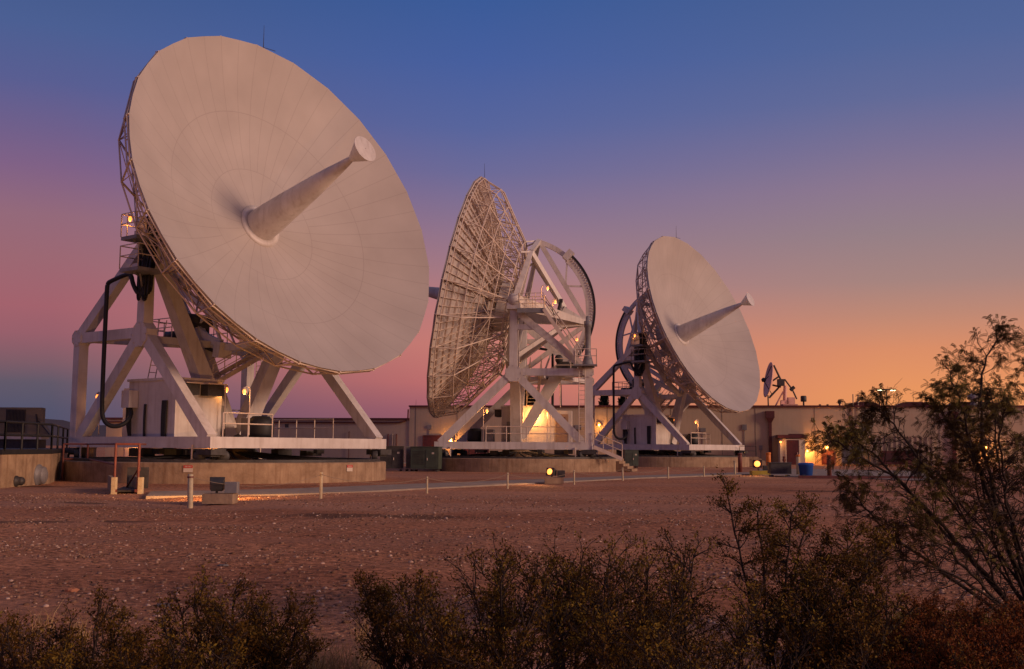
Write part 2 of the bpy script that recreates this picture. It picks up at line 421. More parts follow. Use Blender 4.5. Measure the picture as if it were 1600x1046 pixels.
# ------------------------------------------------------------------ lamps
def add_point(loc, power, parent=None, c=(1,.40,.09), rad=.06):
    l = bpy.data.lights.new('bulb_light', 'POINT'); l.energy = power; l.color = c; l.shadow_soft_size = rad
    o = bpy.data.objects.new('bulb_light', l); col.objects.link(o); o.location = loc
    if parent: o.parent = parent
    return o
def lamp_part(root, p, post_h=1.3, d=(0, 0), power=16, br=.09):
    """gooseneck lamp: post, neck and bulb; p is the bulb position"""
    x, y, z = p; dx, dy = d
    mb = MB(); pts = [(x+dx, y+dy, z-post_h), (x+dx, y+dy, z+.08), (x+dx*.8, y+dy*.8, z+.2), (x+dx*.4, y+dy*.4, z+.24), (x, y, z+.16)]
    mb.tube(pts, .028, 6)
    mb.lathe([(.05, .2), (.1, .12), (.11, .1)], 10, O=(x, y, z))
    pp = mb.build('lamp', WHITE2, root)
    mb = MB(); mb.lathe([(.01, .13), (br*.7, .08), (br, 0), (br*.8, -.08), (.01, -.14)], 12, O=(x, y, z)); mb.build('bulb', BULB, pp)
    add_point((x, y, z-.25), power, pp)

# ------------------------------------------------------------------ the big antenna
L2 = 5.22; ZB0 = 1.90; ZB1 = 2.40; ZM = 7.25; ZE = 12.30; RR = 9.15; R0 = 4.71; DEP = 2.9
def chaikin(pts, n=3):
    for _ in range(n):
        o = [pts[0]]
        for a, b in zip(pts, pts[1:]): o += [a.lerp(b, .25), a.lerp(b, .75)]
        pts = o+[pts[-1]]
    return pts
def railing(pts, h=1.05, r=.028, n=None, mid=True, loop=False):
    mb = MB()
    P = [Vector(p) for p in pts]
    if loop: P.append(P[0])
    for a, b in zip(P, P[1:]):
        d = (b-a).length; k = n or max(1, round(d/1.3))
        for q in range(k+1):
            o = a+(b-a)*q/k; mb.tube([o, o+Vector((0,0,h))], r, 5)
        for f in ((1, .55) if mid else (1,)): mb.tube([a+Vector((0,0,h*f)), b+Vector((0,0,h*f))], r, 5)
    return mb
def stairs(p, q, w, n, up_rail=True):
    p = Vector(p); q = Vector(q); d = q-p; hd = Vector((d.x, d.y, 0)).normalized(); sd = Vector((-hd.y, hd.x, 0))
    mb = MB()
    for s in (-1, 1): mb.beam(p+sd*s*w/2, q+sd*s*w/2, .06, .24)
    for k in range(n):
        c = p+d*(k+.5)/n; mb.box(c, (.26, w-.08, .04), math.atan2(hd.y, hd.x))
    rb = MB()
    for s in (-1, 1):
        a = p+sd*s*w/2; b = q+sd*s*w/2; u = Vector((0,0,1))
        rb.tube([a+u*1.0, b+u*1.0], .028, 5); rb.tube([a+u*.55, b+u*.55], .022, 5)
        for k in range(4): o = a+(b-a)*k/3; rb.tube([o, o+u*1.0], .024, 5)
    return mb, rb
def ladder(p, q, w=.42, n=14, side=(1,0,0)):
    p = Vector(p); q = Vector(q); s = Vector(side); mb = MB()
    for k in (-1, 1): mb.tube([p+s*k*w/2, q+s*k*w/2], .028, 5)
    for k in range(n): o = p+(q-p)*(k+.5)/n; mb.tube([o-s*w/2, o+s*w/2], .018, 4)
    return mb

def antenna(loc, alpha, el, label):
    root = empty('satellite_antenna', (loc[0], loc[1], PAD), R(alpha)-math.pi/2)
    tag(root, label, 'satellite antenna', 'large white dish antennas on round pads')
    D = PAD                                     # local z = world z - D
    def P(x, y, z): return Vector((x, y, z-D))
    O = P(0, 0, ZE); ce, se = math.cos(el), math.sin(el)
    n = Vector((ce, 0, se)); v = Vector((-se, 0, ce)); t = Vector((0, 1, 0))
    def T(a, y, b): return O+n*a+t*y+v*b          # a along the dish axis, b up in the dish plane
    def part(mb, name, m, parent=root): return mb.build(name, m, parent)
    # ---- turning base frame
    zc = (ZB0+ZB1)/2; hb = ZB1-ZB0
    for s in (-1, 1):
        mb = MB(); mb.beam(P(-L2-.25, s*L2, zc), P(L2+.25, s*L2, zc), .52, hb); part(mb, 'base_beam', WHITE)
        mb = MB(); mb.beam(P(s*L2, -L2+.26, zc+.003), P(s*L2, L2-.26, zc+.003), .50, hb-.01); part(mb, 'base_beam', WHITE)
    mb = MB(); mb.box(P(0, 0, ZB0+.18), (1.6, 1.6, .34))
    for s in (-1, 1):
        mb.beam(P(s*.8, 0, ZB0+.2), P(s*(L2-.25), 0, ZB0+.2), .4, .3); mb.beam(P(0, s*.8, ZB0+.2), P(0, s*(L2-.26), ZB0+.2), .4, .3)
    part(mb, 'cross_member', WHITE)
    mb = MB(); mb.box(P(-.4, -3.2, ZB1-.02), (4.6, 3.4, .05)); mb.box(P(4.3, -.9, ZB1-.02), (1.2, 8.0, .05)); mb.box(P(-1.0, 4.3, ZB1-.02), (6.6, 1.3, .05)); mb.box(P(1.6,.2,ZB1-.021),(3.8,6.4,.05))
    part(mb, 'deck', GREYST)
    for sx in (-1, 1):
        for sy in (-1, 1):
            mb = MB(); mb.box(P(sx*L2, sy*L2, ZB0-.16), (1.0, .8, .26)); mb.box(P(sx*L2, sy*L2, ZB0-.32), (.6, .5, .1))
            for w in (-.36, .36): mb.lathe([(.02, -.14), (.24, -.14), (.26, -.1), (.26, .1), (.24, .14), (.02, .14)], 18, O=P(sx*(L2-.15)+w*sy*-sx, sy*(L2-.15)+w, PAD+.27), ax=(sx, sy, 0))
            part(mb, 'wheel_bogie', DKMETAL)
            mb = MB(); mb.tube([P(sx*(L2-.9), sy*(L2+.33), PAD+.02), P(sx*(L2-.9), sy*(L2+.33), ZB0+.15)], .045, 6); mb.lathe([(.13, 0), (.11, .06), (.04, .08)], 10, O=P(sx*(L2-.9), sy*(L2+.33), PAD+.01))
            part(mb, 'jack_rod', WHITE2)
    q = random.Random(5)
    for k in range(12):
        a = q.random()*6.28; r = q.uniform(2.2, 5.0); mb = MB(); mb.box(P(r*math.cos(a), r*math.sin(a), ZB0-.14-q.random()*.12), (q.uniform(.3, 1.1), q.uniform(.3, .9), q.uniform(.2, .42)), q.random()*3)
        part(mb, 'motor_housing', DKMETAL)
    # ---- two side towers, each strut a part
    for s in (-1, 1):
        y = s*L2
        def strut(a, b, w, h, w2=None, h2=None, nm='tower_strut', up=(0,1,0)):
            mb = MB(); mb.beam(a, b, w, h, w2, h2, up=up); part(mb, nm, WHITE)
        strut(P(-L2, y, ZB1), P(-L2, y, ZM+.3), .5, .5, nm='tower_post')
        strut(P(-L2+.25, y, ZM), P(-.2, y, ZM), .5, .46)
        strut(P(.0, y, ZM-.1), P(0, y, ZE-.55), .56, .52, .5, .5, nm='tower_post')
        strut(P(L2-.15, y, ZB1-.1), P(.1, y, ZM-.05), .55, .48)
        strut(P(-L2+.35, y, ZB1-.1), P(-.1, y, ZM-.05), .53, .46)
        strut(P(-L2+.05, y, ZM+.1), P(-.1, y, ZE-.7), .52, .44, .45, .42)
        strut(P(0, s*(L2-.15), ZE-.75), P(.15*1, s*.45, ZB1), .5, .55, .85, .8, nm='inner_strut', up=(1,0,0))
        strut(P(-.2, y, ZE-1.9), P(-1.35, y, ZE-1.9), .36, .36)
        for (gx, gz, gw) in ((0, ZM-.1, .62), (-L2+.02, ZM, .42)):
            mb = MB(); mb.lathe([(.01, -.295), (gw, -.295), (gw, .295), (.01, .295)], 8, O=P(gx, y, gz), ax=(0, 1, 0), smooth=False, off=.5)
            for k in range(8): mb.lathe([(.035, -.32), (.035, .32)], 6, O=P(gx+(gw-.09)*math.cos(k*math.pi/4), y, gz+(gw-.09)*math.sin(k*math.pi/4)), ax=(0, 1, 0))
            part(mb, 'gusset_plate', WHITE)
        mb = MB(); mb.box(P(0, y, ZE-.45), (.95, .9, .42)); part(mb, 'bearing_seat', WHITE)
        mb = MB(); mb.lathe([(.02, -.5), (.38, -.5), (.38, -.38), (.24, -.34), (.24, .3), (.42, .34), (.42, .46), (.02, .47)], 28, O=P(0, y, ZE+.02), ax=(0, s, 0)); part(mb, 'bearing', WHITE)
    # cross beam and the drive platform behind
    mb = MB(); mb.beam(P(-1.9, -L2+.26, ZM-.06), P(-1.9, L2-.26, ZM-.06), .3, .34); mb.beam(P(-L2+.3, -L2+.26, ZM-.05), P(-3.3, -.6, ZM-.05), .28, .3); mb.beam(P(-L2+.3, L2-.26, ZM-.05), P(-3.3, .6, ZM-.05), .28, .3)
    part(mb, 'cross_beam', WHITE)
    mb = MB(); mb.beam(P(-3.15, 0, 7.9), P(-.15, 0, ZB1+.35), .9, .6, .7, .55, up=(0,1,0)); part(mb, 'drive_strut', WHITE)
    mb = MB(); mb.box(P(-3.9, 0, ZM+.14), (2.4, 3.6, .09)); pl = part(mb, 'drive_platform', GREYST)
    part(railing([P(-5.05,-1.75,ZM+.18), P(-2.75,-1.75,ZM+.18)]), 'railing', WHITE2, pl); part(railing([P(-2.75,1.75,ZM+.18), P(-5.05,1.75,ZM+.18), P(-5.05,-1.75,ZM+.18)]), 'railing', WHITE2, pl)
    mb = MB(); mb.box(P(-3.3, 0, 8.0), (.9, 1.3, .7)); mb.lathe([(.02,-.9),(.3,-.9),(.3,.9),(.02,.9)], 16, O=P(-3.0,0,8.55), ax=(0,1,0)); mb.box(P(-4.0, .6, 7.8), (.7, .5, .7)); mb.lathe([(.02,-.5),(.22,-.5),(.22,.4),(.02,.4)], 14, O=P(-4.1,-.7,7.75), ax=(1,0,0))
    part(mb, 'elevation_drive', DKMETAL)
    # ---- reflector
    NS = 24
    def depth(r): return DEP*(r/RR)**2
    rs = [.9, 1.6, 2.4, 3.1, 3.8, 4.5, 5.2, 5.9, 6.6, 7.3, 8.0, 8.6, RR]
    me_v = []; pol = []; fs = []
    for side in (0, 1):
        for r in rs:
            for k in range(NS*2):
                a = math.pi*k/NS
                rr = r if k % 2 == 0 else r*(1+math.cos(math.pi/NS))/2
                if side: rr -= .0
                c = T(R0-DEP+depth(rr)-side*.07, rr*math.sin(a), rr*math.cos(a))
                me_v.append(c); pol.append((rr*math.cos(a), rr*math.sin(a), side*.3))
    M = NS*2; K = len(rs)*M
    for i in range(len(rs)-1):
        for k in range(M):
            k2 = (k+1) % M
            fs.append((i*M+k, (i+1)*M+k, (i+1)*M+k2, i*M+k2)); fs.append((K+i*M+k, K+i*M+k2, K+(i+1)*M+k2, K+(i+1)*M+k))
    i = len(rs)-1; nb = len(me_v)
    me_v += [me_v[i*M+k] for k in range(M)]+[me_v[K+i*M+k] for k in range(M)]; pol += [(.5,.5,0)]*(2*M)
    mb = MB(); mb.add(me_v, fs, True); bf = []
    for k in range(M):
        k2 = (k+1) % M; mb.f.append((nb+k, nb+M+k, nb+M+k2, nb+k2)); mb.m.append(0); mb.sm.append(False)
    ro = part(mb, 'reflector', REFL)
    at2 = ro.data.attributes.new('polar', 'FLOAT_VECTOR', 'POINT'); at2.data.foreach_set('vector', np.array(pol, dtype=np.float32).ravel())
    bm_ax = n
    V0 = T(R0-DEP, 0, 0)
    mb = MB(); mb.lathe([(1.16, .055), (1.16, .10), (.84, .16), (.84, -.3)], 40, O=V0, ax=n); part(mb, 'hub_ring', WHITE)
    mb = MB(); mb.lathe([(.86, -.1), (.83, .5), (.80, 1.0), (.66, 2.6), (.655, 2.62), (.50, 4.2), (.34, 5.55), (.33, 5.56), (.2, 6.5), (.12, 7.0)], 36, O=V0, ax=n); fc = part(mb, 'feed_cone', WHITE)
    mb = MB(); mb.lathe([(.14, 6.85), (.22, 6.98), (.62, 7.78), (.66, 7.80), (.66, 7.83), (.02, 7.85)], 36, O=V0, ax=n, smooth=False); part(mb, 'subreflector', WHITE, fc)
    # rim tubes and rods
    def rimp(k, r=RR, da=0.): a = 2*math.pi*k/NS; return T(R0+da, r*math.sin(a), r*math.cos(a))
    mb = MB()
    for k in range(NS):
        mb.tube([rimp(k, 9.16, -.16), rimp(k+1, 9.16, -.16)], .045, 5); mb.tube([rimp(k, 9.13, -.42), rimp(k+1, 9.13, -.42)], .04, 5)
        mb.tube([rimp(k, 9.16, -.02), rimp(k, 9.13, -.45)], .04, 5)
        mb.box(rimp(k, 9.17, -.16), (.09, .09, .09))
        m1 = (rimp(k, 9.16, -.16)+rimp(k+1, 9.16, -.16))/2; m2 = (rimp(k, 9.13, -.42)+rimp(k+1, 9.13, -.42))/2; mb.tube([m1, m2], .028, 4)
    part(mb, 'rim_frame', WHITE2)
    for (k, ln, hz) in ((.2, 1.25, .8),):
        b0 = rimp(k if alpha < 180 else 0, 9.18, -.1); mb = MB(); mb.tube([b0, b0+Vector((0,0,ln))+t*(.28 if alpha > 180 else 0)], .022, 5, .008); mb.tube([b0+Vector((0,0,.06)), b0+t*hz*(1 if alpha < 180 else -.4)+Vector((0,0,.1))], .016, 4)
        part(mb, 'lightning_rod', DKMETAL)
    # back of the panels: stiffening ribs
    mb = MB()
    for r in (1.6, 2.5, 3.3, 4.1, 4.8, 5.5, 6.2, 6.85, 7.5, 8.1, 8.65):
        a0 = R0-DEP+depth(r)-.06
        for k in range(NS*2):
            r1 = r if k % 2 == 0 else r*math.cos(math.pi/NS); r2 = r if k % 2 else r*math.cos(math.pi/NS)
            k1 = math.pi*k/NS; k2 = math.pi*(k+1)/NS
            p = T(a0-.08, r1*math.sin(k1), r1*math.cos(k1)); q_ = T(a0-.08, r2*math.sin(k2), r2*math.cos(k2))
            mb.beam(p, q_, .035, .13, up=n)
    for k in range(NS*4):
        a = 2*math.pi*k/(NS*4); r0 = 1.2 if k % 4 == 0 else (3.1 if k % 2 == 0 else 5.2)
        pr = [r for r in (1.2, 2.2, 3.1, 4.2, 5.2, 6.2, 7.2, 8.2, 9.05) if r >= r0]
        fct = 1 if k % 4 == 0 else (math.cos(math.pi/NS) if k % 4 == 2 else math.cos(math.pi/NS*.9))
        for ra, rb in zip(pr, pr[1:]):
            mb.beam(T(R0-DEP+depth(ra*fct)-.15, ra*fct*math.sin(a), ra*fct*math.cos(a)), T(R0-DEP+depth(rb*fct)-.15, rb*fct*math.sin(a), rb*fct*math.cos(a)), .035, .13, up=n)
    part(mb, 'panel_stiffener', WHITE2)
    # radial truss ribs
    fr = [1.3, 2.5, 3.8, 5.1, 6.3, 7.5, 8.5, 9.1]
    fa = [R0-DEP+depth(r)-.28 for r in fr]
    br = [1.3, 2.5, 3.8, 5.05, 6.2, 7.4, 8.55]; ba = [.15, .2, .3, .5, 1.32, 2.15, 2.95]
    def F_(k, i, dr=0): a = 2*math.pi*k/NS; return T(fa[i], fr[i]*math.sin(a), fr[i]*math.cos(a))
    def B_(k, i): a = 2*math.pi*k/NS; return T(ba[i], br[i]*math.sin(a), br[i]*math.cos(a))
    for k in range(NS):
        mb = MB()
        for i in range(7): mb.tube([F_(k,i), F_(k,i+1)], .04, 5, caps=False)
        for i in range(6): mb.tube([B_(k,i), B_(k,i+1)], .052, 5, caps=False)
        mb.tube([B_(k,6), F_(k,7)], .045, 5, caps=False)
        for i in range(7): mb.tube([B_(k,i), F_(k,i)], .028, 4, caps=False)
        for i in range(6): mb.tube([B_(k,i), F_(k,i+1)] if i % 2 else [F_(k,i), B_(k,i+1)], .026, 4, caps=False)
        part(mb, 'truss_rib', WHITE2)
    for i in (1, 2, 3, 4, 5, 6):
        mb = MB()
        for k in range(NS):
            mb.tube([B_(k,i), B_(k+1,i)], .04 if i > 2 else .034, 5, caps=False)
            if i > 2 and i != 4: mb.tube([B_(k,i), B_(k+1,i-1)] if (k+i) % 2 else [B_(k+1,i), B_(k,i-1)], .026, 4, caps=False)
            if i in (4, 6) : mb.tube([B_(k,i), F_(k+1,i)] if k % 2 else [B_(k+1,i), F_(k,i)], .024, 4, caps=False)
        part(mb, 'truss_ring', WHITE2)
    # hub: the boxed frame the ribs stand on
    mb = MB(); mb.lathe([(1.9, .15), (1.9, 1.55), (1.5, 1.6)], 24, O=O, ax=n, smooth=False); mb.lathe([(1.5, .05), (1.9, .15)], 24, O=O, ax=n, smooth=False)
    part(mb, 'hub_drum', WHITE)
    # ---- elevation wheel: frame, gear, struts
    PA = T(-5.2, 0, 0)
    Tn = {s: T(-.4, 0, s*5.4) for s in (-1, 1)}
    for s in (-1, 1):
        mb = MB()
        for y in (-1, 1):
            N1 = T(-.2, y*2.3, s*4.1); E1 = T(.0, y*(L2-.75), s*.25)
            mb.beam(E1, N1, .42, .42, .32, .32, up=n); mb.beam(N1, Tn[s], .32, .32, up=n)
            mb.beam(N1, T(-3.3, y*.55, s*.75), .3, .3)
            mb.beam(T(-.1, y*2.0, s*.2), N1, .26, .26, up=n)
            mb.beam(N1, T(.45, y*3.4, s*3.75), .12, .12)
        mb.beam(Tn[s], PA, .34, .34, up=(0,1,0)); mb.beam(T(-.2, -2.3, s*4.1), T(-.2, 2.3, s*4.1), .26, .26, up=n)
        mb.beam(Tn[s], T(.5, .9, s*5.0), .1, .1); mb.beam(Tn[s], T(.5, -.9, s*5.0), .1, .1)
        part(mb, 'wheel_frame', WHITE)
        mid = Tn[s]*.45+PA*.55
        for th in (120, 150):
            ar = R(th); q_ = T(5.45*math.cos(ar), 0, s*5.45*math.sin(ar)); mb = MB(); mb.beam(mid, q_, .13, .13, up=(0,1,0)); part(mb, 'wheel_spoke', WHITE)
    for y in (-1, 1):
        mb = MB(); mb.beam(T(0, y*(L2-.7), 0), PA, .5, 1.0, .25, .3, up=v); part(mb, 'yoke_arm', WHITE)
    mb = MB(); w = .85; vs = [T(-3.1, -w, -w), T(-3.1, w, -w), T(-3.1, w, w), T(-3.1, -w, w), T(-5.3, -.15, -.15), T(-5.3, .15, -.15), T(-5.3, .15, .15), T(-5.3, -.15, .15)]
    mb.add(vs, [(3,2,1,0), (4,5,6,7), (0,1,5,4), (1,2,6,5), (2,3,7,6), (3,0,4,7)]); part(mb, 'apex_housing', WHITE)
    def arcseg(th0, th1, r0, r1, w, nn, name, m, extra=None):
        mb = extra or MB(); A = [R(th0+(th1-th0)*k/nn) for k in range(nn+1)]; vs = []
        for a in A:
            for (r, y) in ((r0, -w), (r1, -w), (r1, w), (r0, w)): vs.append(T(r*math.cos(a), y, r*math.sin(a)))
        fs = [(3,2,1,0), tuple(4*nn+i for i in range(4))]
        for k in range(nn):
            for i in range(4): j = (i+1) % 4; fs.append((4*k+i, 4*k+j, 4*k+4+j, 4*k+4+i))
        mb.add(vs, fs); return part(mb, name, m)
    arcseg(95, 121.9, 5.15, 5.5, .14, 14, 'wheel_rim', WHITE); arcseg(238.1, 265, 5.15, 5.5, .14, 14, 'wheel_rim', WHITE)
    ga = arcseg(122, 238, 5.553, 5.72, .16, 60, 'gear', DARK)
    BOLTS = []
    mb = MB()
    for k in range(50):
        a = R(124+k*112/49)
        for y in (-.13, .13): mb.lathe([(.065, -.035), (.065, .035), (.01, .04)], 8, O=T(5.42*math.cos(a), y, 5.42*math.sin(a)), ax=(0, 1 if y > 0 else -1, 0))
    BOLTS.append(mb)
    wr = arcseg(122.05, 237.95, 4.98, 5.55, .10, 44, 'wheel_rim', WHITE, BOLTS[0])
    for s in (-1, 1):
        a = R(180-s*59.5); mb = MB(); mb.beam(T(5.1*math.cos(a), 0, 5.1*math.sin(a)), T(5.9*math.cos(a), 0, 5.9*math.sin(a)), .5, .8, up=(0,1,0)); part(mb, 'gear_stop', WHITE)
    # jack tube on the stair side
    mb = MB(); mb.lathe([(.5, ZM+.3-D), (.44, ZM+.4-D), (.21, ZM+1.3-D), (.21, ZM+3.1-D), (.27, ZM+3.15-D), (.27, ZM+3.55-D), (.15, ZM+3.6-D), (.13, ZM+3.9-D), (.02, ZM+3.95-D)], 20, O=(-L2+.05, L2, 0)); part(mb, 'jack_tube', GREYST)
    # ---- platforms, stairs, ladders
    for (zf, x0, x1, y0, y1) in ((11.4, .35, 1.55, -6.9, -5.55), (9.93, .35, 1.75, -6.9, -5.5)):
        mb = MB(); mb.box(P((x0+x1)/2, (y0+y1)/2, zf), (x1-x0, y1-y0, .16)); mb.beam(P(.1, -5.5, zf-.1), P((x0+x1)/2, y0+.3, zf-.1), .1, .12); mb.beam(P(.1,-5.45,zf-.8), P((x0+x1)/2, y0+.6, zf-.1), .08, .08)
        pl = part(mb, 'service_platform', GREYST); part(railing([P(x0,y1,zf+.08), P(x0,y0,zf+.08), P(x1,y0,zf+.08), P(x1,y1,zf+.08)], n=1), 'railing', WHITE2, pl)
    part(ladder(P(.2, -5.62, 9.9), P(.2, -5.62, 12.4), n=9), 'ladder', WHITE2)
    zf = ZE-.75; mb = MB(); mb.box(P(-1.25, L2+.1, zf), (1.9, 1.9, .14)); mb.box(P(-1.25, L2+1.03, zf-.1), (1.9, .06, .3)); pl = part(mb, 'service_platform', GREYST)
    part(railing([P(-.4,L2+1.0,zf+.07), P(-2.15,L2+1.0,zf+.07)], n=3), 'railing', WHITE2, pl); part(railing([P(-2.15,L2-.8,zf+.07), P(-.4,L2-.8,zf+.07), P(-.4, L2+1.0, zf+.07)], n=2), 'railing', WHITE2, pl)
    sb, rb = stairs(P(-L2+.5, L2+.75, ZM+.5), P(-2.15, L2+.75, zf), .7, 12); so = part(sb, 'stair', WHITE2); part(rb, 'handrail', WHITE2, so)
    mb = MB(); mb.box(P(-L2+.2, L2+.7, ZM+.42), (1.6, 1.0, .1)); pl = part(mb, 'landing', GREYST); part(railing([P(-L2+.9,L2+1.15,ZM+.47), P(-L2-.55,L2+1.15,ZM+.47), P(-L2-.55,L2+.25,ZM+.47)], n=1), 'railing', WHITE2, pl)
    part(ladder(P(-L2+.45, L2+.42, ZB1), P(-L2+.45, L2+.42, ZM+.4), n=17), 'ladder', WHITE2)
    part(ladder(P(-3.0, -2.7, 5.1), P(-3.0, -2.1, ZM+1.1), n=9, side=(0,1,0)), 'ladder', WHITE2)
    sb, rb = stairs(P(-.9, -.9, 5.05), P(-1.5, 3.9, ZM+.15), .8, 10); so = part(sb, 'stair', WHITE2); part(rb, 'handrail', WHITE2, so)
    sb, rb = stairs(P(-L2-2.3, L2-.1, PAD), P(-L2-.35, L2-.1, ZB1-.3), .9, 5); so = part(sb, 'stair', WHITE2); part(rb, 'handrail', WHITE2, so)
    part(railing([P(L2-.05,-4.6,ZB1+.01), P(L2-.05,-1.8,ZB1+.01)], n=2, r=.032), 'railing', WHITE2)
    part(railing([P(1.9,L2-.05,ZB1+.01), P(-3.8,L2-.05,ZB1+.01)], n=4, r=.032), 'railing', WHITE2)
    part(railing([P(-L2-.3,L2+.1,ZB1+.02), P(-L2-.3,L2-1.1,ZB1+.02)], n=1, h=1.6, r=.035), 'railing', WHITE2)
    # ---- equipment cabin
    x0, x1, y0, y1, z0, z1 = -2.25, 1.43, -4.4, -1.78, ZB1+.012, 5.05
    mb = MB(); mb.box(P((x0+x1)/2, (y0+y1)/2, (z0+z1)/2), (x1-x0, y1-y0, z1-z0)); cb = part(mb, 'equipment_cabin', WHITE)
    mb = MB(); mb.box(P((x0+x1)/2, (y0+y1)/2, z1+.06), (x1-x0+.16, y1-y0+.16, .12)); part(mb, 'roof', WHITE, cb)
    for (yy, ww) in ((-3.85, .75), (-2.55, .95)):
        mb = MB(); mb.box(P(x1+.28, yy, 4.62), (.55, ww, .52)); 
        for k in range(9): mb.box(P(x1+.56, yy, 4.4+.055*k), (.02, ww-.08, .022))
        part(mb, 'air_conditioner', DKMETAL, cb)
        mb = MB(); mb.box(P(x1+.33, yy, 4.91), (.7, ww+.16, .05)); part(mb, 'canopy', WHITE2, cb)
    mb = MB(); mb.box(P(-.6, y0-.02, 3.6), (.03+.9, .05, 2.1)); part(mb, 'door', WHITE, cb) if False else None
    mb = MB(); mb.box(P(-1.75, y0-.28, 4.2), (.62, .5, .82)); part(mb, 'junction_box', WHITE, cb)
    mb = MB()
    for k in range(6): mb.tube([P(-1.95+.08*k, y0-.28, 3.8), P(-1.93+.07*k, y0-.3, 3.2), P(-1.85+.05*k+.1*math.sin(k), y0-.2, ZB1+.05)], .045, 6)
    part(mb, 'cable_bundle', DARK, cb)
    for (xx, ztop, rr, m_) in ((-.85, 3.95, .04, 2), (.55, 4.1, .05, 5)):
        mb = MB()
        for k in range(m_): mb.tube([P(xx+.075*k, y0-.06, ztop), P(xx+.075*k, y0-.08, 3.3), P(xx+.06*k+.03, y0-.08, ZB1+.03)], rr, 6)
        part(mb, 'cable_bundle', DARK, cb)
    mb = MB(); mb.box(P(-3.08, -2.7, 3.62), (1.64, 1.8, 2.4)); part(mb, 'annex', WHITE, cb)
    mb = MB(); mb.box(P(-3.15, -1.78, 3.5), (.95, .04, 2.1)); part(mb, 'door', DOORB, cb)
    mb = MB(); mb.box(P(-3.2, -1.75, 4.15), (.4, .03, .35)); part(mb, 'door_sign', MAROON, cb)
    mb = MB(); mb.box(P(x1-.7, y1+.35, 3.2), (.5, .6, 1.5)); part(mb, 'control_panel', GREYST)
    # second shelter that closes the far bay
    # mb = MB(); mb.box(P(2.0, 1.2, 3.0), (1.3, 1.3, 1.2)); part(mb, 'blower_housing', WHITE)
    mb = MB(); mb.lathe([(.02, 0), (.55, 0), (.62, .15), (.62, .75), (.4, 1.0), (.02, 1.02)], 20, O=P(3.3, -.9, ZB1+.02)); part(mb, 'blower', DARK)
    mb = MB(); mb.box(P(2.3, -.3, ZB1+.5), (.9, 1.2, .9)); part(mb, 'power_cabinet', GREYST)
    # ---- cables
    mb = MB(); yq = -L2-.6
    pts = [P(.2, -5.5, 9.3), P(.1, -5.7, 8.95), P(-.2, yq, 9.5), P(-.35, yq, 9.95), P(-.7, yq, 10.0), P(-1.9, yq, 9.8), P(-2.25, yq, 9.7), P(-2.28, yq, 9.3), P(-2.28, yq, 4.1), P(-2.25, yq+.05, 3.2), P(-1.9, yq+.3, 2.85), P(-1.5, yq+.7, 2.95), P(-1.5, y0-.3, 3.4), P(-1.7, y0-.28, 3.8)]
    mb.tube(chaikin(pts), .105, 8); part(mb, 'cable_conduit', DARK)
    mb = MB(); q = random.Random(3)
    for k in range(44):
        xx = -.15+1.25*q.random(); yy = -5.35-.25*q.random(); b_ = 8.5+1.1*q.random()
        x_ = -.12+.62*q.random(); w_ = .15+.3*q.random(); b_ = 8.75+.7*q.random()
        mb.tube(chaikin([P(x_, yy+.3, ZE+.5), P(x_, yy-.05, ZE-.3), P(x_, yy-.1, b_+.5), P(x_+.03, yy-.1, b_-.05), P(x_+w_, yy-.15, b_-.05), P(x_+w_+.02, yy-.15, b_+.5), P(x_+w_+.1, yy, ZE-.6), P(x_+w_+.3, yy+.3, ZE+.5)], 2), .045, 5)
    part(mb, 'cable_bundle', DARK)
    mb = MB(); mb.tube([T(-3.3, .9, .8), T(-3.0, 2.2, -.6), P(-2.6, 3.6, ZE-.3), P(-1.9, 4.6, ZE+.2)], .03, 5); mb.tube([T(-3.3, .9, .8), T(-2.9, 2.8, -.2), P(-1.9, 4.4, ZE+.5)], .025, 5); part(mb, 'hanging_cable', DKMETAL)
    mb = MB(); mb.box(T(-3.0, 1.0, 1.15), (.25, .5, .22)); mb.tube([T(-3.0, 1.2, 1.0), T(-2.95, 1.25, .1)], .12, 8); part(mb, 'limit_switch', DARK)
    # ---- lamps
    near = [((.55, -6.6, 12.35), .9, (-.2, 0), 9), ((4.95, -3.3, 4.45), 1.95, (.1, .25), 26), ((-4.9, -4.4, 4.4), 1.9, (0, .15), 22), ((1.75, -1.75, 4.7), 1.9, (.1, -.15), 14)]
    far = [((1.85, L2-.15, 4.55), 2.1, (.25, 0), 30), ((-2.35, L2-.15, 4.5), 2.0, (.0, -.15), 26), ((-2.4, L2+.6, ZE+.75), 1.2, (.45, 0), 26), ((-2.9, L2-.2, ZE-.1), .5, (.2, 0), 16),
           ((-4.4, L2-.8, ZE-2.7), 1.6, (0, .1), 22), ((-1.1, y1+.5, 4.6), .1, (0, -.4), 170)]
    for (p, h_, d, pw) in (near if alpha < 180 else far):
        lamp_part(root, P(*p), h_, d, pw)
    return root
a1 = antenna(A1, 53.1, R(21.2), 'nearest and largest looking white dish antenna, its bowl facing right toward us')
a2 = antenna(A2, 265.5, R(11.5), 'middle antenna seen from behind, its lattice backed dish pointing left')
a3 = copy_tree(a1); a3.location = (A3[0], A3[1], PAD); a3.rotation_euler = (0, 0, R(51.9)-math.pi/2)
a3['label'] = 'farthest and smallest of the big white dish antennas, bowl facing right'

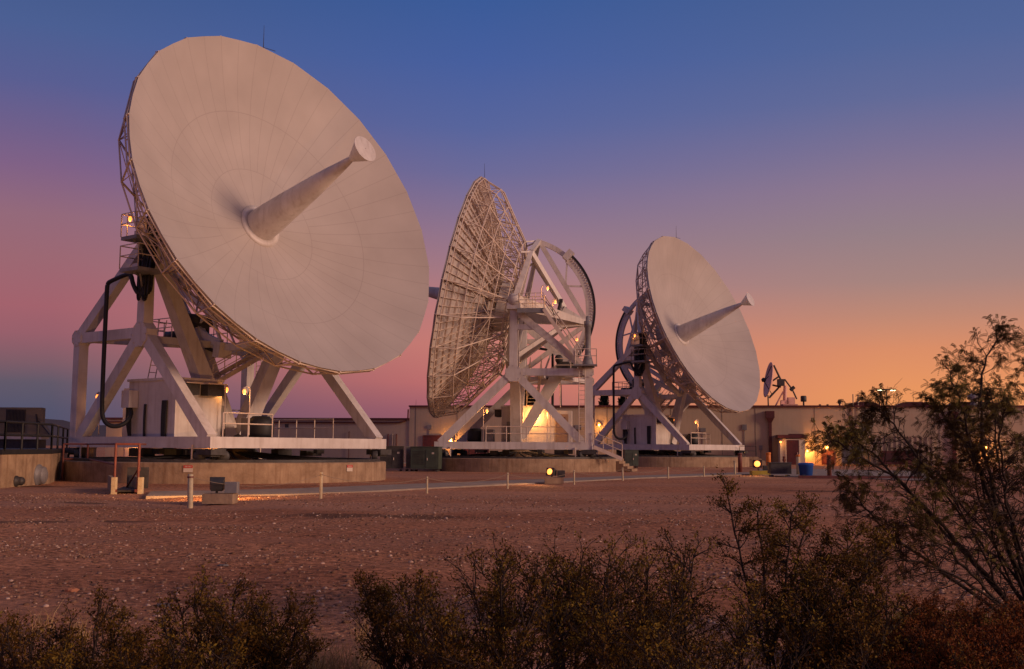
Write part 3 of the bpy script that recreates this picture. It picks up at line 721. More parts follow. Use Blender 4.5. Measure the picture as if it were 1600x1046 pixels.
# ------------------------------------------------------------------ main building
def wallpt(px):   # along the long facade
    a = Vector((-11.9, 126)); b = Vector((54, 115)); u = (px-800)/CF/1.0057
    # solve a+(b-a)t with x = u*y
    t = (u*a.y-a.x)/((b.x-a.x)-u*(b.y-a.y)); return a+(b-a)*t
HB = 6.62
wd = (Vector((54, 115))-Vector((-11.9, 126))).normalized(); wn = Vector((wd.y, -wd.x)); wang = math.atan2(wd.y, wd.x)   # wn points to us
def wz(px, py): p = wallpt(px); return EYE+ray(px, py)[2]/ray(px, py)[1]*p.y
bld = empty('long_building', (*wallpt(1100), G)); tag(bld, 'long flat roofed tan stucco building behind the antennas', 'building')
bld.rotation_euler = (0, 0, wang)
B0 = wallpt(1100)
def lb(px, out=0.):                                    # local x for a pixel column
    return (wallpt(px)-B0).dot(wd)
def bpart(mb, name, m, parent=bld): return mb.build(name, m, parent)
xl, xr = lb(640), lb(1760)
mb = MB(); mb.box(((xl+xr)/2, 9, (HB-G)/2-.1), (xr-xl, 18, HB-G+.2)); bpart(mb, 'wall', STUCCO)
mb = MB(); mb.box(((xl+xr)/2, -.06, HB-G+.09), (xr-xl+.1, .3, .18)); mb.box(((xl+xr)/2, 9.1, HB-G+.05), (xr-xl-.2, 17.6, .05)); bpart(mb, 'roof', MAROON)
for px in (650, 715, 790, 870, 950, 1050, 1130, 1182, 1275, 1330, 1400, 1470, 1540):
    mb = MB(); mb.box((lb(px), -.013, (HB-G)/2), (.05, .02, HB-G-.1)); bpart(mb, 'expansion_joint', mat('joint', (.2,.17,.13), .9))
for (px, h_) in ((1205, None), (1492, None)):
    mb = MB(); x = lb(px); mb.box((x, -.16, 2.7), (.34, .28, 5.2)); mb.box((x, -.24, 5.4), (.95, .44, .75)); mb.add([(x-.45,-.46,5.05),(x+.45,-.46,5.05),(x+.17,-.3,4.5),(x-.17,-.3,4.5)], [(0,1,2,3)]); bpart(mb, 'downpipe', MAROON)
for px in (1336, 1344):
    mb = MB(); mb.tube([(lb(px), -.12, 2.2), (lb(px), -.12, 7.6)], .07, 6); bpart(mb, 'wall_pipe', STUCCO)
for (px, py, w_, h_) in ((1165, 668, .5, .6), (1190, 700, .35, .5), (1278, 690, .5, .5), (1100, 672, .6, .4), (905, 668, .7, .5), (672, 668, .5, .5), (1312, 712, .4, .6), (1352, 672, .5, .35)):
    z = wz(px, py)-G; mb = MB(); mb.box((lb(px), -.06, z), (w_, .12, h_)); mb.tube([(lb(px), -.05, .1), (lb(px), -.05, z)], .03, 5); bpart(mb, 'wall_box', GREYST)
# door and garage openings
def door(px0, px1, py, name='door', m=MAROON, parent=bld, y=-.03):
    x0, x1 = lb(px0), lb(px1); z1 = wz((px0+px1)/2, py)-G
    mb = MB(); mb.box(((x0+x1)/2, y-.02, z1/2+.03), (x1-x0, .08, z1-.02)); o = mb.build(name, m, parent)
    mb = MB()
    w = .09
    mb.box((x0-w/2, y-.045, z1/2), (w, .14, z1+.1)); mb.box((x1+w/2, y-.045, z1/2), (w, .14, z1+.1)); mb.box(((x0+x1)/2, y-.045, z1+.08), (x1-x0, .14, w)); mb.build('frame', MAROON, o)
    mb = MB(); mb.box((x1-.14, y-.085, 1.05), (.06, .06, .16)); mb.build('handle', WHITE2, o)
    return o
door(1286, 1303, 705); door(663, 692, 682, 'garage_door'); door(722, 748, 690, 'garage_door'); door(752,764,700)
# porch room that juts out
an = empty('porch_room', (0,0,0)); tag(an, 'small stucco entrance porch with maroon door and maroon roof, against the long building', 'porch')
an.location = bld.location; an.rotation_euler = bld.rotation_euler
x0, x1 = lb(1217), lb(1255); hh = wz(1235, 686)-G
mb = MB(); mb.box(((x0+x1)/2, -1.5, hh/2-.05), (x1-x0, 2.94, hh+.1)); mb.build('wall', PALEST, an)
mb = MB(); mb.box(((x0+x1)/2, -1.55, hh+.22), (x1-x0+.5, 3.3, .34)); mb.box(((x0+x1)/2+.5, -1.3, hh+.45), (x1-x0-1.2, 2.2, .12)); mb.build('roof', MAROON, an)
dx = lb(1236); mb = MB(); mb.box((dx, -3.0, 1.32), (1.3, .1, 2.55)); dd = mb.build('door', MAROON, an)
mb = MB(); mb.box((dx-.7, -3.01, 1.35), (.1, .12, 2.7)); mb.box((dx+.7, -3.01, 1.35), (.1, .12, 2.7)); mb.box((dx, -3.01, 2.66), (1.3, .12, .1)); mb.build('frame', PALEST, dd)
mb = MB(); mb.box((dx+.5, -3.08, 1.2), (.07, .08, .22)); mb.build('handle', WHITE2, dd)
def wall_lamp(x, y, z, label, power=60, parent_tf=bld, size=.2):
    t = empty('wall_lamp', (0,0,0)); t.location = parent_tf.location; t.rotation_euler = parent_tf.rotation_euler; tag(t, label, 'lamp')
    mb = MB(); mb.box((x, y+.1, z+.16), (size*2, .28, .08)); mb.box((x, y+.19, z), (size*1.6, .06, size*1.6)); mb.build('housing', DKMETAL, t)
    mb = MB(); mb.lathe([(.01, -size), (size*.7, -size*.6), (size, 0), (size*.6, size*.6), (.01, size*.7)], 14, O=(x, y, z)); mb.build('bulb', BULB, t)
    add_point((x, y-.3, z-.1), power, t, rad=.12); return t
wall_lamp(lb(1219)-.1, -3.2, wz(1219, 691)-G, 'small amber wall lamp at the left of the porch door', 16, size=.14)
wall_lamp(lb(1292), -.35, wz(1292, 700)-G+.1, 'bright amber wall lamp above the door right of the porch', 260, size=.26)
wall_lamp(lb(1262), -.35, wz(1262, 700)-G-.3, 'amber wall lamp tucked beside the right wall of the porch', 170, size=.14)
wall_lamp(lb(1541), -.35, wz(1541, 698)-G, 'amber wall lamp half hidden by the mesquite tree', 260, size=.28)
wall_lamp(lb(707), -.35, wz(707, 688)-G, 'amber wall lamp between two garage doors, left of the middle antenna', 200, size=.2)
wall_lamp(lb(938), -.35, wz(938, 664)-G, 'amber wall lamp seen between the middle and the farthest antenna', 90, size=.2)
# fluted screen wall and dark container at the right
sc_ = empty('fluted_screen', (0,0,0)); sc_.location = bld.location; sc_.rotation_euler = bld.rotation_euler; tag(sc_, 'pale screen of upright ribs standing in front of the long building', 'screen')
mb = MB(); z1 = wz(1400, 683)-G
xa, xb = lb(1358), lb(1458)
mb.box(((xa+xb)/2, -2.0, z1/2), (xb-xa, .12, z1)); k = xa
while k < xb: mb.box((k, -2.12, z1/2+.05), (.22, .16, z1+.1)); k += .52
mb.build('ribbed_panel', STUCCO, sc_)
mb = MB(); mb.box(((xa+xb)/2, -2.0, z1+.1), (xb-xa+.3, .4, .12)); mb.build('cap', STUCCO, sc_)
def cabinet(name, label, loc, size, rz, m, group=None, cat='cabinet', louvre=True):
    t = empty(name, loc, rz); tag(t, label, cat, group); w, d, h = size
    mb = MB(); mb.box((0, 0, h/2+.09), (w, d, h-.12)); mb.build('body', m, t)
    mb = MB(); mb.box((0, 0, h+.02), (w+.06, d+.06, .06)); mb.build('lid', m, t)
    mb = MB(); mb.box((-w*.4, 0, .03), (.14, d*.8, .12)); mb.box((w*.4, 0, .03), (.14, d*.8, .12)); mb.build('skid', DKMETAL, t)
    if louvre:
        mb = MB()
        for k in range(9): mb.box((-w*.22, -d/2-.014, h*.3+k*h*.065), (w*.4, .025, .03))
        mb.build('vent_grille', DKMETAL, t)
        mb = MB(); mb.box((w*.24, -d/2-.012, h*.52), (w*.4, .022, h*.72)); dd = mb.build('door', m, t)
        mb = MB(); mb.box((w*.1, -d/2-.04, h*.5), (.05, .04, .16)); mb.build('handle', WHITE2, dd)
        mb = MB(); mb.box((w*.3, -d/2-.026, h*.75), (.16, .008, .12)); mb.build('plate', WARN_W, t)
    return t
def gl(px, py, dz=0): p = gpt(px, py); return (p.x, p.y, G+dz)
cabinet('generator_set', 'dark ribbed generator box on the gravel between the first two antennas', (-8.15, 74.8, G), (1.55, 1.2, 1.62), .05, DKMETAL, 'cabinets in front of the middle pad')
cabinet('generator_set', 'green cabinet at the left foot of the middle pad', (-5.75, 74.3, G), (1.9, 1.3, 1.6), -.12, GREENM, 'cabinets in front of the middle pad')
cabinet('transformer_box', 'narrow grey cabinet wedged between the dark and the green boxes', (-6.98, 75.3, G), (.42, .8, 1.6), 0, GREYST, None, louvre=False)
cabinet('transformer_box', 'green box in the gap between the middle and farthest pads', (10.2, 93.5, G), (1.15, 1.0, 1.45), .1, GREENM)
cabinet('shipping_crate', 'large dark brown container in front of the fluted screen', (*(wallpt(1391)+wn*4), G), (3.0, 2.0, wz(1391, 704)-G-.1), wang, MAROON, None, 'container')
cabinet('transformer_box', 'grey box behind the tree by the second building door', (*(wallpt(1325)+wn*3.2), G), (2.2, 1.4, 2.0), wang, GREYST)
# lower wing at the left
lw = empty('low_building_wing', (*wallpt(530), G)); lw.rotation_euler = (0, 0, wang); tag(lw, 'lower tan building wing behind the nearest antenna, left of the long building', 'building')
B0L = wallpt(530)
def ll(px): return (wallpt(px)-B0L).dot(wd)
hl = wz(530, 656)-G; xl2, xr2 = ll(165), ll(640)-.01
mb = MB(); mb.box(((xl2+xr2)/2, 7.6, hl/2-.05), (xr2-xl2, 15, hl+.1)); mb.build('wall', STUCCO, lw)
mb = MB(); mb.box(((xl2+xr2)/2, .05, hl+.1), (xr2-xl2, .34, .2)); mb.tube([(xl2, -.05, hl-.32), (xr2-1.2, -.05, hl-.32), (xr2-.5, -.05, hl-.15), (xr2-.15, -.05, hl+.2), (xr2-.12, -.05, hl+1.2)], .09, 6); mb.build('gutter', MAROON, lw)
mb = MB(); mb.box((ll(448), .05, wz(448, 666)-G), (.42, .1, .5)); mb.build('vent_opening', DKMETAL, lw)
for px in (607, 614, 620, 546):
    mb = MB(); mb.tube([(ll(px), -.02, -.1), (ll(px), -.02, hl*(.62 if px != 546 else .7)), (ll(px), .16, hl*(.66 if px != 546 else .72))], .07 if px > 600 else .04, 6); mb.build('wall_pipe', REDST if px != 614 else STUCCO, lw)
for (p0, p1, py, m_) in ((222, 236, 706, MAROON), (258, 276, 703, REDST), (284,296,703,WHITE2), (430, 446, 690, REDST), (196, 212, 704, WHITE2)):
    x0, x1 = ll(p0), ll(p1); z1 = max(1.6, wz((p0+p1)/2, py)-G)
    mb = MB(); mb.box(((x0+x1)/2, .06, z1/2), (x1-x0, .08, z1)); o = mb.build('door', m_, lw)
    mb = MB(); mb.box((x1-.14, .01, 1.0), (.06, .05, .16)); mb.build('handle', WHITE2, o)
for (px, lab) in ((212, 'small amber wall lamp low behind the red railing'), (330, 'amber wall lamp on the low wing behind the nearest pad')):
    t = empty('wall_lamp', (*B0L, G), wang); tag(t, lab, 'lamp')
    x = ll(px); z = 2.15
    mb = MB(); mb.box((x, -.05, z+.2), (.3, .3, .08)); mb.build('housing', DKMETAL, t)
    mb = MB(); mb.lathe([(.01, -.14), (.13, 0), (.01, .14)], 12, O=(x, -.25, z)); mb.build('bulb', BULB, t); add_point((x, -.6, z), 160, t, rad=.12)

# ------------------------------------------------------------------ on the roof
ZR = HB+.09
def rpos(px, back): p = wallpt(px)-wn*back; return p
def roof_item(px, back): p = rpos(px, back); k = (p.y/wallpt(px).y); u = (px-800)/CF/1.0057; return (u*p.y, p.y, ZR)
for (px0, px1, lab) in ((1328, 1374, 'dark rounded roof hood nearest the small roof dish'), (1406, 1452, 'middle dark rounded roof hood, seen just above the tree branches'), (1488, 1562, 'widest dark roof hood at the right, beside a silver fan')):
    c = roof_item((px0+px1)/2, 4); w = (px1-px0)/CF*c[1]; t = empty('roof_hood', c, wang); tag(t, lab, 'roof hood')
    mb = MB(); h = .55
    prof = [(-w/2, 0), (-w/2, h*.55), (-w/2+.35, h*.9), (-w/4, h*1.1), (w/4, h*1.1), (w/2-.35, h*.9), (w/2, h*.55), (w/2, 0)]
    vs = [(x, -1, z) for x, z in prof]+[(x, 1, z) for x, z in prof]; m_ = len(prof)
    mb.add(vs, [tuple(range(m_)), tuple(reversed(range(m_, 2*m_)))]+[(k, k+m_, (k+1) % m_+m_, (k+1) % m_) for k in range(m_)]); mb.build('hood', MAROON, t)
    mb = MB(); mb.box((0, 0, -.02), (w+.2, 2.2, .08)); mb.build('flashing', DKMETAL, t)
for (px, lab, s) in ((1258.5, 'black capped roof vent right of the small roof dish', 1.0), (1315, 'shorter black capped roof vent beside the first roof hood', .62)):
    c = roof_item(px, 2.5); t = empty('roof_vent', c); tag(t, lab, 'roof vent')
    mb = MB(); mb.tube([(0,0,-.05), (0,0,.75*s)], .1, 8); mb.build('stack', DKMETAL, t)
    mb = MB(); mb.lathe([(.3*s,.6*s),(.33*s,.65*s),(.33*s,1.15*s),(.28*s,1.25*s),(.02,1.27*s)], 14); mb.build('cap', DKMETAL, t)
c = roof_item(1520, 3); t = empty('roof_fan', (c[0], c[1]-1.0, c[2])); tag(t, 'round silver turbine fan behind the tree on the roof', 'roof fan')
mb = MB(); mb.lathe([(.35,0),(.35,.75),(.6,.85),(.7,1.15),(.5,1.4),(.02,1.5)], 16); mb.build('turbine', WHITE, t)
mb = MB(); mb.lathe([(.5,0),(.42,.3),(.36,.35)], 12); mb.build('curb_base', GREYST, t)
c = roof_item(727, 3); 
for (px, lab) in ((1236, 'low square roof hatch behind the small dish'), (1284, 'tiny roof stub pipe between the two black vents'), (1296, 'second tiny roof stub pipe, nearer the shorter vent')):
    c = roof_item(px, 2); mb = MB()
    if px == 1236: mb.box((0,0,.12), (1.6,1.0,.24)); mb.box((0,0,.27), (1.7,1.1,.05))
    else: mb.tube([(0,0,-.05),(0,0,.2)], .09, 8); mb.lathe([(.15,.2),(.13,.28),(.02,.3)], 10)
    o = mb.build('roof_hatch' if px == 1236 else 'roof_pipe', PINKW if px == 1236 else DKMETAL); o.location = c; tag(o, lab, 'roof hatch' if px == 1236 else 'roof pipe')
# poles and aerials seen over the roofs
def mast(px, back, h, lab, r=.03, arms=()):
    c = roof_item(px, back); t = empty('roof_mast', c); tag(t, lab, 'mast')
    mb = MB(); mb.tube([(0,0,-.1),(0,0,h)], r, 6, r*.4); mb.build('pole', DKMETAL, t)
    mb = MB()
    for (z, l, s) in arms: mb.tube([(-l/2,0,z),(l/2,0,z+s)], r*.6, 4)
    mb.lathe([(.12,-.02),(.12,.04),(.03,.06)], 8); mb.build('fitting', DKMETAL, t)
mast(1343, 5, 1.5, 'short thin mast above the first roof hood', arms=((1.4,.2,0),))
mast(1431, 6, 2.1, 'forked thin mast behind the tree, above the middle roof hood', arms=((1.6,.7,.35),(1.3,.3,-.1)))
mast(1452, 8, .75, 'low aerial with a wide crossbar on the roof', arms=((.7,3.4,0),))
mast(1023, 8, 1.4, 'thin mast on the roof behind the farthest antenna')
mast(878, 6, 3.0, 'tall grey roof pole seen through the middle antenna', .1)
mast(650, 6, 1.0, 'thin roof rod at the left end of the long building')
mast(905, 9, 1.9, 'thin rod right of the tall grey roof pole')
# small dish antenna on the roof
c = at(1219, 637, 122.0); t = empty('small_dish_antenna', (c.x, c.y, ZR), 0); tag(t, 'small pink lit dish antenna with truss arms standing on the roof', 'satellite antenna')
k_ = 122/CF
def lp(px, py, y=0): q_ = at(px, py, 122.0+y); return Vector((q_.x-c.x, y, q_.z-ZR))
mb = MB(); mb.tube([lp(1226,636), lp(1227,603)], .24, 10, .2); mb.tube([lp(1211,636), lp(1224,612)], .1, 6); mb.tube([lp(1223,634,1), lp(1224,626,1)], .3, 8); mb.build('pedestal', PINKW, t)
ax_ = Vector((-.985, .03, .17)).normalized(); oc = lp(1205.5, 594.5)
mb = MB(); Rr = 2.0; pf = [(r, .42*(r/Rr)**2) for r in (.02,.5,1,1.4,1.75,Rr)]+[(Rr, .35)]+[(r, .42*(r/Rr)**2-.07) for r in (1.4,1,.3)]
mb.lathe(pf, 28, O=oc, ax=ax_); mb.build('reflector', PINKW, t)
mb = MB(); hub = lp(1222, 598.5, .6)
for (p0, p1) in (((1194,596),(1206,571)), ((1194,596),(1206,616)), ((1194,596),(1201,588))): mb.tube([lp(*p0,-.8), lp(*p1)], .045, 5)
mb.lathe([(.02,-.25),(.25,-.15),(.25,.15),(.02,.3)], 12, O=lp(1193.5,594,-.8), ax=ax_); mb.build('feed', DKMETAL, t)
mb = MB()
for (p0, p1) in (((1209,571),(1222,598)), ((1202,622),(1222,600)), ((1206,596),(1218,588)), ((1207,602),(1220,605)), ((1209,571),(1217,588)), ((1203,620),(1215,608)), ((1226,593),(1238,609)), ((1238,609),(1245,624))): mb.tube([lp(*p0,.3), lp(*p1,.3)], .11 if p0[0] < 1224 else .09, 6)
mb.box(lp(1220,598,.2), (.7,.7,.75)); mb.tube([lp(1200,618,.2), lp(1200.5,636,.2)], .08, 6); mb.tube([lp(1235,610,.3), lp(1241,605,.3)], .2, 8); mb.build('back_frame', DKMETAL, t)
mb = MB(); mb.box(lp(1236,629,.5), (.75,.6,1.1)); mb.box(lp(1222.5,631,-.6), (.4,.4,.7)); mb.box(lp(1221,636,0), (4.6,.12,.08)); mb.build('control_box', PINKW, t)
# street lamp beyond the roof
c = gpt(1385, 720); Yl = 140.; top = at(1385, 609, Yl); t = empty('street_lamp', (top.x, Yl, G)); tag(t, 'double headed street lamp rising behind the long building', 'street lamp')
mb = MB(); mb.tube([(0,0,0),(0,0,top.z-G)], .1, 8, .07); mb.build('pole', DKMETAL, t)
w = 28/CF*Yl; mb = MB(); mb.beam((-w/2,0,top.z-G), (w/2,0,top.z-G), .5, .14); mb.build('arm', DKMETAL, t)
for s, ww in ((-1, .75), (1, .5)):
    mb = MB(); mb.box((s*(w/2-ww/2-.05), 0, top.z-G-.11), (ww, .45, .08)); mb.build('lamp_head', COOL, t)

# ------------------------------------------------------------------ rope barrier
posts = [(297,790,741,.075,'thick cream bollard post at the left of the rope barrier'), (501,778,738,.05,'slim cream rope post in front of the nearest pad'), (667,770,745,.04,'slim cream rope post in front of the dark generator boxes'),
         (793,763,739,.04,'slim cream rope post left of the lit floodlight'), (897,756.5,735,.04,'slim cream rope post just right of the lit floodlight'), (973,750.5,731,.045,'slim cream rope post beside the middle pad steps'),
         (1044,747,730,.045,'slim cream rope post in front of the far pad, left one'), (1100,744.5,729,.045,'slim cream rope post in front of the far pad, middle one'), (1148.5,742,720,.07,'taller cream rope post at the right end of the far pad')]
pp = []
for (px, pb, pt, r, lab) in posts:
    b = gpt(px, pb); h = at(px, pt, b.y).z-G; q = empty('rope_post', (b.x, b.y, G), random.random()*6); q.rotation_euler[0] = random.uniform(-.03, .03)
    tag(q, lab, 'post', 'posts of the rope barrier')
    mb = MB(); mb.lathe([(r*1.05, -.1), (r, .1), (r*.95, h-.01), (r*.7, h), (.01, h+.005)], 12); mb.build('shaft', CREAM, q)
    mb = MB(); mb.lathe([(r*1.15, h*.88), (r*1.15, h*.93)], 12); mb.build('collar', REDST if px == 297 else ROPE, q)
    pp.append(Vector((b.x, b.y, G+h*.9)))
labs = ['rope running from the thick cream post to the slim post by the nearest pad','rope sagging in front of the first pad and the generator boxes','rope sagging left of the lit floodlight','short rope passing behind the lit floodlight','rope between the floodlight and the pad steps','rope hanging below the gap between the two far antennas','short rope in front of the far pad, left span','short rope in front of the far pad, right span']
for k, (a, b) in enumerate(zip(pp, pp[1:])):
    sag = .22 if k else .3; pts = [a.lerp(b, i/12)-Vector((0,0,sag*4*(i/12)*(1-i/12))) for i in range(13)]
    mb = MB(); mb.tube(pts, .009 if k else .007, 5); tag(mb.build('rope', ROPE), labs[k], 'rope', 'ropes of the rope barrier')

# ------------------------------------------------------------------ floodlights
def flood(px, py, aim, lit, label, block=True, power=700, sz=1.0, base=CONC):
    b = gpt(px, py); t = empty('floodlight', (b.x, b.y+.25, G)); tag(t, label, 'floodlight', 'ground floodlights that light the antennas')
    d = Vector((aim[0]-b.x, aim[1]-b.y, aim[2]-.8)).normalized()
    mb = MB(); mb.box((0,0,.13), (.85*sz,.6*sz,.28)); mb.build('block', base, t)
    hd = Vector((-.1*sz, 0, .5*sz)); yaw = math.atan2(d.y, d.x)
    mb = MB(); mb.beam(hd-d*.16*sz, hd+d*.16*sz, .30*sz, .24*sz, .42*sz, .36*sz); mb.tube([(-.1,0,.25),(hd.x,hd.y,hd.z)], .035, 6); mb.build('housing', DKMETAL, t)
    c_ = hd+d*.172*sz; mb = MB(); mb.lathe([(.01, 0), (.13*sz, 0), (.14*sz, .01), (.12*sz, .03), (.01, .045)], 20, O=c_, ax=d); mb.build('lens', FLOODM, t)
    mb = MB(); mb.box((.32*sz,.02,.44), (.34*sz,.3,.3)); mb.build('ballast_box', GREYST if not lit else DKMETAL, t)
    l = bpy.data.lights.new('flood_beam', 'SPOT'); l.energy = power; l.spot_size = R(118); l.spot_blend = .7; l.color = (1,.46,.14); l.shadow_soft_size = .15
    o = bpy.data.objects.new('flood_beam', l); col.objects.link(o); o.parent = t; o.location = c_+d*.08; o.rotation_euler = d.to_track_quat('-Z', 'Y').to_euler()
    return t
flood(340, 787, (-13.0, 52, 9), False, 'floodlight on a concrete block seen from behind, below the nearest pad', power=2400)
flood(866, 756, (-1.6, 45.0, 2.0), True, 'lit orange floodlight on a concrete block below the middle pad', power=260)
flood(1189, 742.5, (10.5, 55, 2.0), True, 'lit orange floodlight with yellow base at the right of the far pad', power=300, sz=1.35, base=YELLOWP)
def lone(name, mbs, loc, label, cat, rz=0, group=None):
    t = empty(name, loc, rz); tag(t, label, cat, group)
    for nm, mb, m_ in mbs: mb.build(nm, m_, t)
    return t
def cyl(r, z0, z1, n=16): return MB().lathe([(.01,z0),(r,z0),(r,z1),(r*.85,z1+.03),(.01,z1+.04)], n)
lone('bollard', [('shaft', cyl(.17,0,1.3), ORANGE), ('cap', cyl(.18,1.25,1.36), ORANGE)], gl(1201,738), 'orange yellow bollard standing behind the yellow based floodlight', 'bollard')
lone('bollard', [('shaft', cyl(.15,0,1.25), REDST), ('cap', cyl(.16,1.2,1.3), REDST)], gl(1156.5,738), 'rusty red bollard at the right corner of the far pad', 'bollard')
lone('bollard', [('shaft', cyl(.13,0,1.2), CREAM), ('cap', cyl(.14,1.15,1.25), ORANGE)], gl(1247.5,742), 'pale orange bollard left of the blue bin', 'bollard')
lone('bollard', [('shaft', cyl(.13,0,1.2), REDST), ('cap', cyl(.14,1.15,1.25), REDST)], gl(1296,745), 'dull red bollard right of the blue bin', 'bollard')
mb = MB(); mb.lathe([(.01,0),(.36,0),(.43,.66),(.46,.68),(.46,.74)], 20); m2 = MB(); m2.lathe([(.46,.745),(.40,.82),(.01,.84)], 20)
lone('blue_bin', [('tub', mb, BLUE), ('lid', m2, BLUE)], gl(1259.5,745.5), 'bright blue plastic bin standing on the walkway before the porch', 'bin')
cabinet('equipment_case', 'low black case on the ground beside the orange bollard', gl(1218, 744.5), (1.25,.7,.78), .05, DKMETAL, None, 'case', louvre=False)
mb = MB(); mb.box((0,0,.07), (7,.2,.16)); m2 = MB(); m2.box((-3.2,0,.15),(.2,.24,.06)); m2.box((3.2,0,.15),(.2,.24,.06))
lone('parking_stop', [('bar', mb, MAROON), ('bracket', m2, DKMETAL)], gl(1345,748), 'long dark red wheel stop on the gravel edge by the right doors', 'wheel stop')
lone('standpipe', [('barrel', cyl(.1,0,.75), REDST), ('bonnet', cyl(.14,.7,.85), REDST), ('outlet', MB().tube([(-.2,0,.5),(.2,0,.5)], .06, 8), REDST)], (*(wallpt(1222)+wn*3.6), G), 'small red standpipe left of the porch door', 'standpipe')
lone('standpipe', [('barrel', cyl(.09,0,.9), REDST), ('bonnet', cyl(.13,.85,1.0), REDST)], (*(wallpt(1241)+wn*4.6), G), 'red standpipe in front of the porch door', 'standpipe')
# steps with a black rail beside the far pad
sb = MB(); rb = railing([(0,0,.9),(1.6,0,.9)], h=1.0)
for k in range(5): sb.box((1.5+.3*k, .0, .09*(5-k)), (.3, 1.6, .18*(5-k)))
for s in (0,): pass
rb.tube([(1.6,0,1.9),(1.6,0,.9)], .028, 5)
sb.box((.6,0,.45),(1.5,1.6,.9))
lone('landing_steps', [('step', sb, CONC), ('handrail', rb, DKMETAL)], (21.8, 104.5, G), 'concrete steps with a dark handrail at the right side of the far pad', 'steps')

# ------------------------------------------------------------------ left edge: tank wall, rails, shelter
tw = empty('concrete_tank', (-21.6, 45.2, G)); tag(tw, 'low concrete tank wall with a dark deck at the left edge', 'tank')
mb = MB(); q0 = gpt(0, 762); q1 = gpt(78, 755); q2 = gpt(104, 742)
poly = [(-29,40.4), (q0.x,q0.y), (q1.x,q1.y), (q2.x,q2.y), (-34,60.5)]
poly = [(x+21.6, y-45.2) for x, y in poly]
mb.prism(poly, -.3, 1.22); mb.build('wall', CONC, tw)
mb = MB(); mb.prism([(x*1.01, y*1.01) for x, y in poly], 1.224, 1.42); mb.build('deck', DARK, tw)
for (px, py, r, m_) in ((57, 743, .36, GREYST), (22, 752, .17, DKMETAL)):
    f_ = (px)/78; base = Vector((q0.x, q0.y)).lerp(Vector((q1.x, q1.y)), f_); nrm = Vector((q1.y-q0.y, -(q1.x-q0.x))).normalized(); z = at(px, py, base.y).z-G
    mb = MB(); mb.lathe([(r*1.25,-.02),(r*1.25,.06),(r,.07),(r,.22),(r*.95,.26),(r*.6,.33),(.01,.36)], 24, O=(base.x+21.6, base.y-45.2, z), ax=(nrm.x, nrm.y, 0)); mb.build('pipe_end', m_, tw)
dr = empty('deck_railing', (-21.6, 45.2, G+1.36)); tag(dr, 'black pipe railing with a ladder on the tank deck at the left edge', 'railing')
L_ = [(-28.4,40.9), (q0.x,q0.y+.2), (q1.x-.1,q1.y+.2), (q2.x-.1,q2.y+.1)]
L_ = [(x+21.6, y-45.2, 0) for x, y in L_]
railing(L_, h=1.1, r=.05, n=3).build('rail', DARK, dr)
mb = ladder((L_[-1][0]+.5, L_[-1][1]-.1, -1.75), (L_[-1][0]+.45, L_[-1][1]-.05, 1.15), w=.6, n=8, side=(1,0,0)); mb.beam((L_[-1][0]-.6, L_[-1][1]-.3, -1.6),(L_[-1][0]+.25, L_[-1][1]-.1, -.15),.1,.12); mb.build('ladder', DARK, dr)
# shelter with sloping side
P0 = at(-60, 705, 58.); zt = at(40, 637, 58.).z; zb = at(40, 679, 58.).z
X0 = at(-70, 640, 58).x; X1 = at(66, 640, 58).x; X2 = at(81, 678, 58).x
sh = empty('equipment_shelter', (X0, 58, G)); tag(sh, 'olive brown shelter with a sloping side on a pale base, at the left edge', 'shelter')
w1 = X1-X0; w2 = X2-X0; z0 = zb-G; z1 = zt-G
mb = MB(); vs = [(0,0,z0),(w2-.15,0,z0),(w1,0,z1-.75),(w1,0,z1),(0,0,z1)]; vs += [(x-.25,1.0,z) for x,_,z in vs]
mb.add(vs, [(0,1,2,3,4),(9,8,7,6,5)]+[(k, k+5, (k+1) % 5+5, (k+1) % 5) for k in range(5)]); mb.build('body', OLIVE, sh)
mb = MB(); xg = at(10,660,58).x-X0
for k in range(14): mb.box((xg+k*.075, -.03, (z0+z1)/2), (.03, .05, (z1-z0)*.85))
mb.build('vent_grille', DKMETAL, sh)
mb = MB(); mb.beam((at(57,648,58).x-X0, -.03, z1-.35), (at(60,676,58).x-X0, -.03, z0+.1), .08, .06); mb.beam((at(60,662,58).x-X0,-.03,(z0+z1)/2),(at(78,678,58).x-X0,-.03,z0),.05,.05); mb.build('brace', DKMETAL, sh)
mb = MB(); mb.box((w2/2-.5, .4, z0-.14), (w2, 1.0, .22)); mb.build('base_frame', WHITE, sh)
mb = MB(); mb.box((w2/2-.6, .6, z0-.62), (w2-.3, 1.0, .7)); mb.build('machine_bay', DKMETAL, sh)
mb = MB(); mb.box((w2/2-.35, .4, z0-1.06), (w2+.3, 1.0, .16)); mb.build('skirt_beam', WHITE, sh)
mb = MB(); mb.box((w2/2-.6, .6, (z0-1.15)/2), (w2-.6, 1.0, z0-1.15)); mb.build('plinth', CONC, sh)
